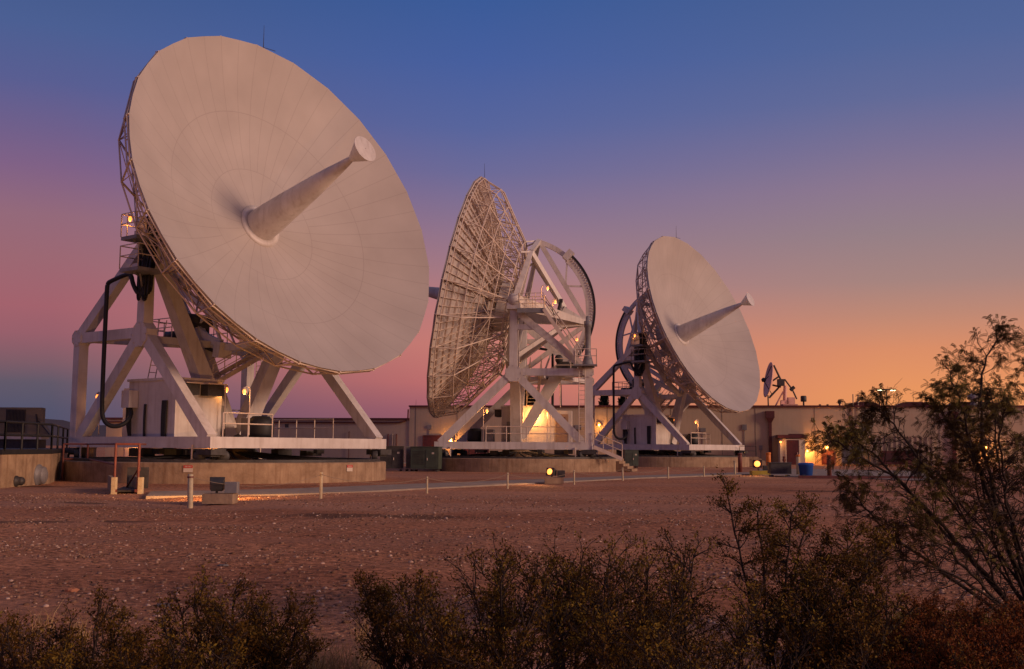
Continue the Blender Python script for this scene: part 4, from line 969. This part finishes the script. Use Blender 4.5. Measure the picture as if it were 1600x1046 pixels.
# pit entrance: two cream wall ends, dark sheet for the shaded stair opening, red railing
for (px, lab) in ((178, 'cream concrete wall end, left of the sunken stair'), (219.5, 'cream concrete wall end, right of the sunken stair')):
    b = gpt(px, 770); top = at(px, 746, b.y).z-G
    t = empty('wall_end', (b.x, b.y, G)); tag(t, lab, 'wall')
    mb = MB(); mb.box((0, 0, top/2-.1), (.14, .2, top+.2)); mb.build('post', CREAM, t)
    mb = MB(); mb.beam((-.03,.1,top/2-.08), (-1.5, 3.6, top/2-.08), .1, top+.1); mb.build('return_wall', CONC, t)
b0 = gpt(181, 769.5); b1 = gpt(216, 769.5)
mb = MB(); mb.prism([(b0.x,b0.y-.02),(b1.x,b1.y-.02),(b1.x-.95,b1.y+3.4),(b0.x-.95,b0.y+3.4)], G+.01, G+.07); tag(mb.build('stair_shade_sheet', DKMETAL), 'dark sheet in place of the shaded opening of the sunken stair, behind the red railing', 'dark sheet')  # flat sheet, the shade of the open stairwell put into its dark colour
mb = MB(); mb.prism([(b0.x-.9,b0.y+3.6),(b1.x-.9,b1.y+3.6),(b1.x-.9,b1.y+3.75),(b0.x-.9,b0.y+3.75)], G, G+.78); tag(mb.build('pit_wall', DKMETAL), 'dark low wall closing the sunken stair below the nearest antenna', 'wall')
rr_ = empty('red_railing', (0,0,0)); tag(rr_, 'rust red pipe railing around the sunken stair at the left', 'railing')
c0 = gpt(100, 751); c1 = gpt(135, 745); r0 = gpt(170.5, 770); r1 = gpt(216, 770)
r0 = Vector((gpt(178,770).x, gpt(178,770).y, G)); r1 = Vector((gpt(215,770).x, gpt(215,770).y, G))
c0 = Vector((gpt(135,750).x, gpt(135,750).y, G)); c2 = Vector((gpt(97,750).x, gpt(97,750).y, G))
hR = at(178, 694, r0.y).z-G
mb = MB(); u = Vector((0,0,1))
for p in (r0, r1, c0, c2): mb.tube([p+u*.1, p+u*hR], .045, 6)
for f in (1, .58):
    mb.tube([c2+u*hR*f, c0+u*hR*f, ] , .04, 6); mb.tube([c0+u*hR*f, r0+u*hR*f], .04, 6)
mb.tube([r0+u*hR, r1+u*hR], .045, 6); mb.tube([r1+u*hR, r1+u*hR+Vector((-1.2,4.2,0))], .04, 6); mb.tube([r1+u*.75+Vector((-.1,.4,0)), r1+u*.85+Vector((-.3,1.,0)), r1-u*.1+Vector((-1.6,3.2,0))], .035, 6)
mb.build('rail', REDST, rr_)
mb = MB()
for p in (r0, r1, c0, c2): mb.box((p.x,p.y,G+.06), (.16,.16,.1))
mb.build('foot_plate', REDST, rr_)
b = gpt(122, 746); t = empty('concrete_block', (b.x, b.y+1, G), .2); tag(t, 'upright concrete block behind the black ladder, left of the nearest pad', 'concrete block')
mb = MB(); mb.box((0,0,.72), (.78,.7,1.5)); mb.build('block', CONC, t); mb = MB(); mb.box((0,0,1.5), (.86,.78,.08)); mb.build('cap', CONC, t)

# ------------------------------------------------------------------ vegetation
def grow(seed, base, dirs, length, levels, kids, spread, r0, upb=.25, wob=.25, seglen=.10, shrink=.62, leafzone=2):
    """recursive stems; returns tube list [(pts, r0, r1)] and leaf anchors (pos, dir)"""
    q = random.Random(seed); stems = []; anchors = []
    def rec(p, d, ln, lv, r):
        n = max(3, int(ln/seglen)); pts = [p.copy()]; dd = d.copy()
        for k in range(n):
            dd = (dd+Vector((q.gauss(0, wob), q.gauss(0, wob), q.gauss(0, wob)+upb*.25))*(.35)).normalized()
            pts.append(pts[-1]+dd*ln/n)
            if lv <= leafzone-1 and k > 0: anchors.append((pts[-1].copy(), dd.copy()))
        stems.append((pts, r, r*.55))
        if lv > 0:
            for c in range(kids[levels-lv]):
                f = .3+.7*(c+q.random())/kids[levels-lv]; i = min(n-1, int(f*n)); p2 = pts[i].lerp(pts[i+1], q.random())
                a = (pts[i+1]-pts[i]).normalized(); sd = Vector((q.gauss(0,1), q.gauss(0,1), q.gauss(0,.8))); sd = (sd-a*sd.dot(a)).normalized()
                nd = (a*math.cos(spread)+sd*math.sin(spread)*q.uniform(.6,1.3)+Vector((0,0,upb))).normalized()
                rec(p2, nd, ln*shrink*q.uniform(.7,1.2), lv-1, r*.58)
    for (d, ln) in dirs: rec(Vector(base), Vector(d).normalized(), length*ln, levels, r0)
    return stems, anchors
def stems_mesh(stems, name, parent, m=BARK, n=4):
    V = []; F = []; off = 0
    for pts, ra, rb in stems:
        N_ = len(pts)
        P_ = np.array([tuple(p) for p in pts]); d = np.gradient(P_, axis=0); d /= np.linalg.norm(d, axis=1, keepdims=True)+1e-9
        u = np.where(np.abs(d[:, 2:3]) < .9, [[0,0,1.]], [[1.,0,0]]); a = np.cross(d, u); a /= np.linalg.norm(a, axis=1, keepdims=True); b = np.cross(a, d)
        r = np.linspace(ra, rb, N_)[:, None, None]; an = np.arange(n)*2*np.pi/n
        ring = P_[:, None]+r*(a[:, None]*np.cos(an)[None, :, None]+b[:, None]*np.sin(an)[None, :, None])
        V.append(ring.reshape(-1, 3)); k, i = np.meshgrid(np.arange(n), np.arange(N_-1)); k = k.ravel(); i = i.ravel()
        F.append(np.stack([i*n+k, (i+1)*n+k, (i+1)*n+(k+1) % n, i*n+(k+1) % n], 1)+off); off += N_*n
    return np_mesh(name, np.concatenate(V), np.concatenate(F), m, parent, smooth=True)
def leaves(anchors, per, size, name, parent, m, jit=.02, asp=.45, seed=1, flat=0.):
    g = np.random.default_rng(seed); A = np.array([tuple(p) for p, d in anchors]); D = np.array([tuple(d) for p, d in anchors])
    tintA = np.clip(.45+.5*np.sin(A[:, 0]*7+A[:, 2]*5)*np.sin(A[:, 1]*6+A[:, 0]*3)+g.normal(0, .1, len(A)), 0, 1)
    A = np.repeat(A, per, 0); D = np.repeat(D, per, 0); n = len(A); tint = np.clip(np.repeat(tintA, per)*.6+g.random(n)*.45, 0, 1)
    A = A+g.normal(0, jit, A.shape)
    u = D*.6+g.normal(0, .7, A.shape); u /= np.linalg.norm(u, axis=1, keepdims=True)
    w = g.normal(0, 1, A.shape); w -= u*(w*u).sum(1, keepdims=True); w /= np.linalg.norm(w, axis=1, keepdims=True)
    s = (size*g.uniform(.6, 1.35, n))[:, None]
    p0 = A; p1 = A+u*s*.55+w*s*asp*.5; p2 = A+u*s; p3 = A+u*s*.55-w*s*asp*.5
    V = np.stack([p0, p1, p2, p3], 1).reshape(-1, 3); F = np.arange(4*n).reshape(-1, 4)
    return np_mesh(name, V, F, m, parent, attr=tint)
def creosote(px, py_top, d, seed, label, wide=1.0, dens=1.0, group='creosote bushes along the bottom of the view', top_thin=False, m=CREO, nm='creosote_bush', leaf=.0175, per=9):
    q = random.Random(seed); x = (px-800)/CF*d; zt = at(px, py_top, d).z; H = zt-G
    t = empty(nm, (x, d, float(hgt(x, d)))); tag(t, label, 'bush', group)
    ns = int(13*dens); st = []; an = []
    for k in range(ns):
        a = 2*math.pi*(k+q.random()*.8)/ns; ti = q.uniform(.08, .95)*wide; ln = H*q.uniform(.62, .98)
        e = Vector((math.sin(ti)*math.cos(a), math.sin(ti)*math.sin(a), max(.35, math.cos(ti))))*ln; m_ = e*.5+Vector((q.gauss(0,.05), q.gauss(0,.05), -.05)); pts = []; n = 12
        for i in range(n+1):
            f = i/n; pts.append(m_*2*f*(1-f)+e*f*f+Vector((q.gauss(0,.008), q.gauss(0,.008), 0)))
        st.append((pts, .011, .004))
        for i in range(4, n+1):
            f = i/n
            for _ in range(2 if f > .55 else 1):
                ax = (pts[min(n, i+1)]-pts[i-1]).normalized(); sd = Vector((q.gauss(0,1), q.gauss(0,1), q.uniform(-.1,.9)))
                s2, a2 = grow(q.randrange(99999), pts[i], [((ax*.8+sd.normalized()*.9).normalized(), 1)], H*q.uniform(.13,.27)*(1.15-.45*f), 1, (4,), .65, .0042, upb=.22, wob=.4, seglen=.035, leafzone=1)
                st += s2
                if f > .5 or q.random() < .55: an += a2
    mx = sorted(p.z for p, d_ in an)[int(len(an)*.97)]; s = H/mx
    st = [([p*s for p in pts], ra, rb) for pts, ra, rb in st]; an = [(p*s, d_) for p, d_ in an]
    stems_mesh(st, 'stem', t); leaves(an, per, leaf, 'foliage', t, m, jit=.015, seed=seed)
    return t
CB = [(30,932,5.8,'leftmost creosote bush in the lower left corner',1), (120,922,5.4,'creosote bush just below the bright orange stone',1), (205,940,5.9,'low creosote bush left of the long grey rock',1), (290,938,5.5,'creosote bush right of the long grey rock',1),
      (378,890,6.1,'tallest creosote bush of the lower left group, with a rounded top',.8), (432,925,6.0,'creosote bush at the left side of the dry grass gap',.55),
      (655,908,6.2,'creosote bush at the right side of the dry grass gap, stems bare below',.9), (735,890,5.5,'dense creosote bush between the grass gap and the middle',.9), (800,852,6.1,'upright creosote bush in the bottom middle',.8),
      (885,838,6.3,'creosote bush with the highest crown in the bottom middle',.8), (960,885,5.5,'rounded creosote bush right of the bottom middle',1), (1045,832,6.2,'creosote bush below the farthest antenna',.8), (1120,900,5.6,'shorter creosote bush below the tall thin shoot',.9),
      (1245,880,6.4,'broad creosote bush with open branching stems below the blue bin',.95), (1330,900,6.0,'creosote bush left of the mesquite tree',.95)]
q_w = (1.1, .85, 1.2, .95, .75)
for k, (px, py, d, lab, wd_) in enumerate(CB): creosote(px, py+(26 if px < 500 else 12), d, 100+k, lab, wide=wd_*.9*q_w[k % 5], dens=.62)
# the sparse tall shoots
def shoots(tips, base, seed, label, d):
    bx, by = base; b = at(bx, by, d); b.z = max(G-.02, b.z); t = empty('creosote_bush', b); tag(t, label, 'bush', 'creosote bushes along the bottom of the view')
    st = []; an = []; q = random.Random(seed)
    for (px, py, ln) in tips:
        e = at(px, py, d+q.uniform(-.3,.3))-b; mid = e*.5+Vector((q.uniform(-.05,.05),q.uniform(-.05,.05),-.04)); pts = []
        for i in range(11):
            f = i/10; pts.append(mid*2*f*(1-f)+e*f*f+Vector((q.gauss(0,.006),q.gauss(0,.006),0)))
        st.append((pts, .011, .004))
        for i in range(3, 11):
            for _ in range(2 if i < 6 else 3):
                s2, a2 = grow(q.randrange(9999), pts[i], [((q.gauss(0,1), q.gauss(0,1), q.uniform(.2,1.1)), 1)], ln*(1.15-.06*i), 1, (3,), .6, .004, upb=.3, wob=.4, seglen=.04, leafzone=2)
                st += s2
                if i > 5 or q.random() < .3: an += a2
    stems_mesh(st, 'stem', t); leaves(an, 15, .016, 'foliage', t, CREO, jit=.019, seed=seed)
shoots([(1135,775,.16),(1185,800,.12),(1262,808,.17),(1236,802,.15)], (1200,1040), 61, 'tall thin creosote shoots rising above the bushes with two leafy tips', 6.5)
shoots([(1340,838,.17),(1390,850,.2),(1300,858,.15),(1365,880,.2)], (1215,1050), 62, 'creosote with long bare branches reaching right toward the mesquite tree', 6.4)
shoots([(570,918,.10),(600,935,.1)], (620,1060), 63, 'thin creosote twigs at the right edge of the dry grass gap', 6.3)
# herbage at the lower right
HB_ = [(1420,985,6.9,'reddish green low herb clump left of the tree foot'), (1500,960,7.4,'reddish green herb clump under the mesquite tree'), (1570,985,6.6,'reddish green herb clump in the lower right corner'), (1480,1010,5.9,'small leaved herb clump at the bottom below the tree'), (1380,1000,6.2,'herb clump between the bushes and the tree at the bottom'), (1590,950,8.0,'herb clump against the tree foot at the right edge'), (1540,1025,5.4,'lowest herb clump in the lower right corner'), (1430,940,8.2,'herb clump beside the green grass tufts'), (1340,960,7.0,'herb clump behind the creosote left of the tree')]
for k, (px, py, d, lab) in enumerate(HB_): creosote(px, py, d, 300+k, lab, wide=1.25, dens=1.3, group='herb clumps under the mesquite tree', m=HERB, nm='herb_clump', leaf=.016, per=11)

# mesquite tree
def mesquite():
    d0 = 9.2; b = at(1640, 1010, d0); base = Vector((b.x, d0, G-.05)); t = empty('mesquite_tree', base)
    tag(t, 'feathery mesquite tree with dark crooked branches at the right edge', 'tree')
    q = random.Random(11); st = []; an = []
    limbs = [ # pixel tip, depth, via, radius
        ((1560,522),9.3,(1535,700),.032), ((1485,572),8.8,(1535,760),.030), ((1372,622),9.4,(1440,700),.016), ((1300,672),8.6,(1440,790),.030), ((1340,668),9.0,(1420,760),.022),
        ((1335,760),8.7,(1440,860),.026), ((1430,700),9.8,(1545,820),.022), ((1620,560),9.6,(1600,760),.030), ((1500,640),10.2,(1570,820),.024), ((1690,640),9.2,(1650,820),.03),
        ((1365,850),8.5,(1480,900),.022), ((1420,790),8.3,(1500,880),.02), ((1575,640),8.5,(1580,800),.022), ((1540,610),9.9,(1560,760),.022), ((1470,740),8.6,(1530,870),.02), ((1750,720),9.6,(1680,880),.03), ((1650,700),8.6,(1620,850),.024), ((1520,700),9.0,(1560,860),.02),((1450,610),9.1,(1520,740),.02),((1600,700),9.8,(1600,850),.022)]
    lf = []
    for (tip, d, via, r) in limbs:
        tip = (tip[0], tip[1]+(20 if tip[0] < 1520 else 4)); e = at(*tip, d)-base; m_ = at(*via, (d+d0)/2)-base; n = 22; pts = []
        off = Vector((0,0,0)); st0 = Vector((q.uniform(-.12,.12), q.uniform(-.12,.12), 0))
        for i in range(n+1):
            f = i/n; c = m_*2-e*.5-st0*.5; off += Vector((q.gauss(0,.012),q.gauss(0,.012),q.gauss(0,.010)))
            pts.append(st0*(1-f)**2+c*2*f*(1-f)+e*f*f+off*min(1, 3*f)*(1 if f < .95 else .9))
        st.append((pts, r*.72, .005))
        for i in range(5, n+1):
            f = i/n; k = 1 if f < .45 else (2 if f < .75 else 3)
            for _ in range(k):
                a = (pts[min(i+1, n)]-pts[i-1]).normalized(); sd = Vector((q.gauss(0,1), q.gauss(0,.8), q.gauss(0,.9)+.1)); sd = (sd-a*sd.dot(a)).normalized()
                s2, a2 = grow(q.randrange(99999), pts[i], [((a*.6+sd).normalized(), 1)], (.29-.18*f)*q.uniform(.6,1.25), 2, (3,2), .7, .0065-.003*f, upb=.08, wob=.5, seglen=.05, shrink=.7, leafzone=2)
                st += s2; lf += [x for x in a2 if q.random() < (.05 if f < .45 else (.18 if f < .75 else .55))]
    tk = []
    for k in range(5):
        a = k*1.3; tk.append(([Vector((.12*math.cos(a), .12*math.sin(a), -.1)), Vector((.07*math.cos(a), .07*math.sin(a), .25)), Vector((-.06+.15*math.cos(a), .12*math.sin(a), .7))], .05, .03))
    tr = stems_mesh(tk+st[:0], 'trunk', t, n=7)
    stems_mesh([s for s in st], 'branch', t, n=5)
    # feathery leaves: each anchor carries a twin pinna of small leaflets
    g = np.random.default_rng(5); A = np.array([tuple(p) for p, d in lf]); D = np.array([tuple(d) for p, d in lf]); n = len(A)
    Vs = []; tn = []
    tb = np.clip(.4+.45*np.sin(A[:, 0]*4+A[:, 2]*5)+g.normal(0, .15, n), 0, 1)
    for rep in range(2):
        ax = D*.5+g.normal(0, .6, A.shape)+np.array([0,0,-.12]); ax /= np.linalg.norm(ax, axis=1, keepdims=True)
        w = g.normal(0, 1, A.shape); w -= ax*(w*ax).sum(1, keepdims=True); w /= np.linalg.norm(w, axis=1, keepdims=True); ln = g.uniform(.045, .085, n)
        droop = np.array([0,0,-1.])
        for k in range(8):
            f = (k+1)/8.5; c = A+ax*(ln*f)[:, None]+droop*(ln*.35*f*f)[:, None]
            for s in (-1, 1):
                L1 = (.017*(1-.35*f)); u = w*s*.92+ax*.4; b = ax*.0032
                Vs.append(np.stack([c-b, c+u*L1*.6-b*1.1, c+u*L1, c+u*L1*.5+b*1.1], 1)); tn.append(np.clip(tb+g.normal(0,.12,n), 0, 1))
    V = np.concatenate(Vs).reshape(-1, 3); F = np.arange(len(V)).reshape(-1, 4); np_mesh('foliage', V, F, MESQ, t, attr=np.concatenate(tn))
    return t
mesquite()

# dry and green grass: uncountable blades
def grass(areas, name, m, label, hmin, hmax, seed, wdt=.0022):
    g = np.random.default_rng(seed); Vs = []; T_ = []
    for (px0, px1, d0, d1, n, hs) in areas:
        d = g.uniform(d0, d1, n); nc = max(3, n//45); cx = g.uniform(px0, px1, nc); cd = g.uniform(d0, d1, nc); i = g.integers(0, nc, n)
        px = cx[i]+g.normal(0, 9, n); d = cd[i]+g.normal(0, .08, n); x = (px-800)/CF*d; z = hgt(x, d)
        h = g.uniform(hmin, hmax, n)*hs; lean = g.normal(0, .28, (n, 2)); P0 = np.stack([x, d, z], 1)
        up = np.stack([lean[:, 0]*h, lean[:, 1]*h, h], 1); w = g.normal(0, 1, (n, 3)); w[:, 2] = 0; w /= np.linalg.norm(w, axis=1, keepdims=True); w *= wdt
        mid = P0+up*.55; tip = P0+up+np.stack([lean[:, 0]*h*.6, lean[:, 1]*h*.6, -np.abs(lean[:, 0])*h*.4], 1)
        Vs.append(np.stack([P0-w, P0+w, mid+w*.8, mid-w*.8], 1)); Vs.append(np.stack([mid-w*.8, mid+w*.8, tip+w*.15, tip-w*.15], 1)); tt = g.random(n); T_ += [tt, tt]
    V = np.concatenate(Vs).reshape(-1, 3); F = np.arange(len(V)).reshape(-1, 4)
    return tag(np_mesh(name, V, F, m, attr=np.concatenate(T_)), label, 'grass', kind='stuff')
grass([(485,570,5.6,7.6,2600,1.15), (0,480,6.5,9.5,500,.7), (560,720,7,9.5,500,.7), (1150,1210,5.2,6,240,1.0), (1040,1400,7.5,9.5,450,.7)], 'dry_grass', GRASS, 'thin straw coloured dry grass among the bushes', .12, .42, 3)
grass([(1385,1450,9.3,10.4,2600,1.), (1300,1340,8.0,9.0,200,.8), (1480,1600,9.5,10.5,700,.9)], 'green_grass', GRGRASS, 'yellow green grass tufts left of the mesquite tree', .10, .24, 4, .0028)

# far trees behind the long building
def far_tree(px, pw, ptop, Y, seed, label, pb=645):
    q = random.Random(seed); c = at(px, pb, Y); top = at(px, ptop, Y); t = empty('pine_tree', (c.x, Y, G)); tag(t, label, 'tree', 'dark trees beyond the long building')
    mb = MB(); mb.tube([(0,0,0),(.1,0,(top.z-G)*.5),(0,0,top.z-G-.4)], .28, 7, .08); mb.build('trunk', BARK, t)
    an = []; w = pw/CF*Y/2; H = top.z-G
    for k in range(900):
        f = q.random(); z = H*(.42+.58*f); rr = w*(1.0-.55*f**1.5)*(.75+.35*math.sin(9*f+seed))
        a = q.random()*6.28; r = rr*q.random()**.5; an.append((Vector((r*math.cos(a), r*math.sin(a), z+q.gauss(0,.15))), Vector((math.cos(a), math.sin(a), .3))))
    leaves(an, 6, .34, 'crown', t, DARKTREE, jit=.16, seed=seed, asp=.5)
far_tree(822, 17, 606, 152, 1, 'dark tree seen through the middle antenna, left one'); far_tree(834, 19, 618, 150, 2, 'dark tree seen through the middle antenna, right one')
far_tree(944, 20, 617, 155, 3, 'dark tree in the gap left of the farthest antenna'); far_tree(973, 17, 622, 155, 4, 'dark tree just behind the tower of the farthest antenna')
# low far hills on the left
mb = MB(); n = 60; vs = []
for k in range(n+1):
    x = -2600+k*60; h = 38+22*math.sin(k*.31)+9*math.sin(k*1.1)+3*math.sin(k*2.7); h *= max(.1, min(1, (900-x)/1500)); vs += [(x, 2400, -2), (x, 2400+h*2.2, h), (x, 2700, -2)]
fs = []
for k in range(n): fs += [(3*k, 3*k+3, 3*k+4, 3*k+1), (3*k+1, 3*k+4, 3*k+5, 3*k+2)]
mb.add(vs, fs, True); tag(mb.build('hills', mat('far_hills', (.10,.085,.10), .95, nscale=.002, noise=(.07,.06,.075))), kind='structure')

# ------------------------------------------------------------------ sky
world = bpy.data.worlds.new('World'); scene.world = world; world.use_nodes = True
nt = world.node_tree; N = nt.nodes; L = nt.links; bg = N['Background']
tc = N.new('ShaderNodeTexCoord'); sp = N.new('ShaderNodeSeparateXYZ'); L.new(tc.outputs['Generated'], sp.inputs[0])
def W(op, a, b_=None):
    n_ = N.new('ShaderNodeMath'); n_.operation = op
    for i_, q_ in enumerate((a, b_)):
        if q_ is None: continue
        if isinstance(q_, (int, float)): n_.inputs[i_].default_value = q_
        else: L.new(q_, n_.inputs[i_])
    return n_.outputs[0]
elev = W('ARCSINE', sp.outputs[2]); azi = W('ARCTAN2', sp.outputs[0], sp.outputs[1])   # azi 0 = ahead, + = right
ef = W('DIVIDE', elev, R(30))
def ramp(stops):
    r = N.new('ShaderNodeValToRGB'); r.color_ramp.interpolation = 'B_SPLINE' if False else 'EASE'; e = r.color_ramp.elements
    r.color_ramp.interpolation = 'LINEAR'
    while len(e) > 1: e.remove(e[-1])
    first = True
    for (deg, c) in stops:
        p = max(0, min(1, deg/30))
        if first: e[0].position = p; e[0].color = lin(c); first = False
        else: x = e.new(p); x.color = lin(c)
    L.new(ef, r.inputs[0]); return r.outputs[0]
left = ramp([(0,(80,80,106)), (1.7,(86,85,108)), (3.0,(99,90,106)), (4.0,(128,95,106)), (5.4,(154,99,110)), (6.7,(165,102,112)), (9.1,(158,107,118)), (11.1,(150,108,125)), (13.4,(130,100,136)), (15.1,(114,98,141)), (17.4,(92,97,148)), (20,(79,98,149)), (23,(68,91,141)), (30,(58,82,135))])
mid_ = ramp([(0,(132,88,104)), (2.0,(166,98,108)), (3.4,(196,114,112)), (5.4,(204,128,119)), (7.4,(190,127,125)), (9.4,(166,124,134)), (12.4,(135,115,146)), (14.4,(111,109,154)), (16.7,(91,104,159)), (20,(75,98,160)), (23,(64,94,155)), (30,(54,84,148))])
right = ramp([(0,(240,158,100)), (2.7,(237,155,102)), (5.0,(221,146,109)), (6.7,(194,140,120)), (8.4,(169,135,130)), (10.8,(152,130,137)), (13.1,(142,122,145)), (15.1,(124,115,150)), (17.4,(101,109,154)), (20,(86,104,154)), (23,(76,98,149)), (30,(64,88,142))])
def mr(a, b_): 
    m_ = N.new('ShaderNodeMapRange'); m_.interpolation_type = 'SMOOTHSTEP'; m_.inputs['From Min'].default_value = R(a); m_.inputs['From Max'].default_value = R(b_); L.new(azi, m_.inputs['Value']); return m_.outputs[0]
def mixc(f, a, b_):
    x = N.new('ShaderNodeMix'); x.data_type = 'RGBA'; L.new(f, x.inputs[0]); L.new(a, x.inputs['A']); L.new(b_, x.inputs['B']); return x.outputs['Result']
def mrl(a, b_):
    m_ = N.new('ShaderNodeMapRange'); m_.inputs['From Min'].default_value = R(a); m_.inputs['From Max'].default_value = R(b_); L.new(azi, m_.inputs['Value']); return m_.outputs[0]
c = mixc(mrl(-23, -2), left, mid_); c = mixc(mrl(-2, 19), c, right)
c = mixc(mr(100, 180), c, mid_); c = mixc(mr(-60, -180), c, mid_)  # unseen sky behind the camera, made warmer to warm the foreground light
zen = N.new('ShaderNodeRGB'); zen.outputs[0].default_value = lin(112, 98, 110)      # unseen zenith above the view, greyed to take the purple cast off the ground
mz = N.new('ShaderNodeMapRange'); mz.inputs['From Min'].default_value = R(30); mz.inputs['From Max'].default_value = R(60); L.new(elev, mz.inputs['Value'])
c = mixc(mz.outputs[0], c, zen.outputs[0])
hs = N.new('ShaderNodeHueSaturation'); hs.inputs['Saturation'].default_value = 1.02; hs.inputs['Value'].default_value = .97; L.new(c, hs.inputs['Color']); c = hs.outputs[0]
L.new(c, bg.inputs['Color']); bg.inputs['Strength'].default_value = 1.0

sun = bpy.data.lights.new('sun', 'SUN'); sun.energy = 2.4; sun.angle = R(14); sun.color = (1.0, .62, .44)
so = bpy.data.objects.new('sun', sun); col.objects.link(so)
so.rotation_euler = Vector((.88, -.40, .25)).normalized().to_track_quat('Z', 'Y').to_euler()

# ------------------------------------------------------------------ camera
cd = bpy.data.cameras.new('camera'); cam = bpy.data.objects.new('camera', cd); col.objects.link(cam); scene.camera = cam
cd.sensor_fit = 'HORIZONTAL'; cd.sensor_width = 36; cd.lens = 36*CF/1600; cd.clip_end = 20000; cd.clip_start = .1
cam.location = (0, 0, EYE)
cam.rotation_euler = (Matrix.Rotation(math.pi/2+PITCH, 3, 'X') @ Matrix.Rotation(ROLL, 3, 'Z')).to_euler()
scene.render.engine = 'CYCLES'
scene.view_settings.view_transform = 'Standard'; scene.view_settings.look = 'None'; scene.view_settings.exposure = 0; scene.view_settings.gamma = 1
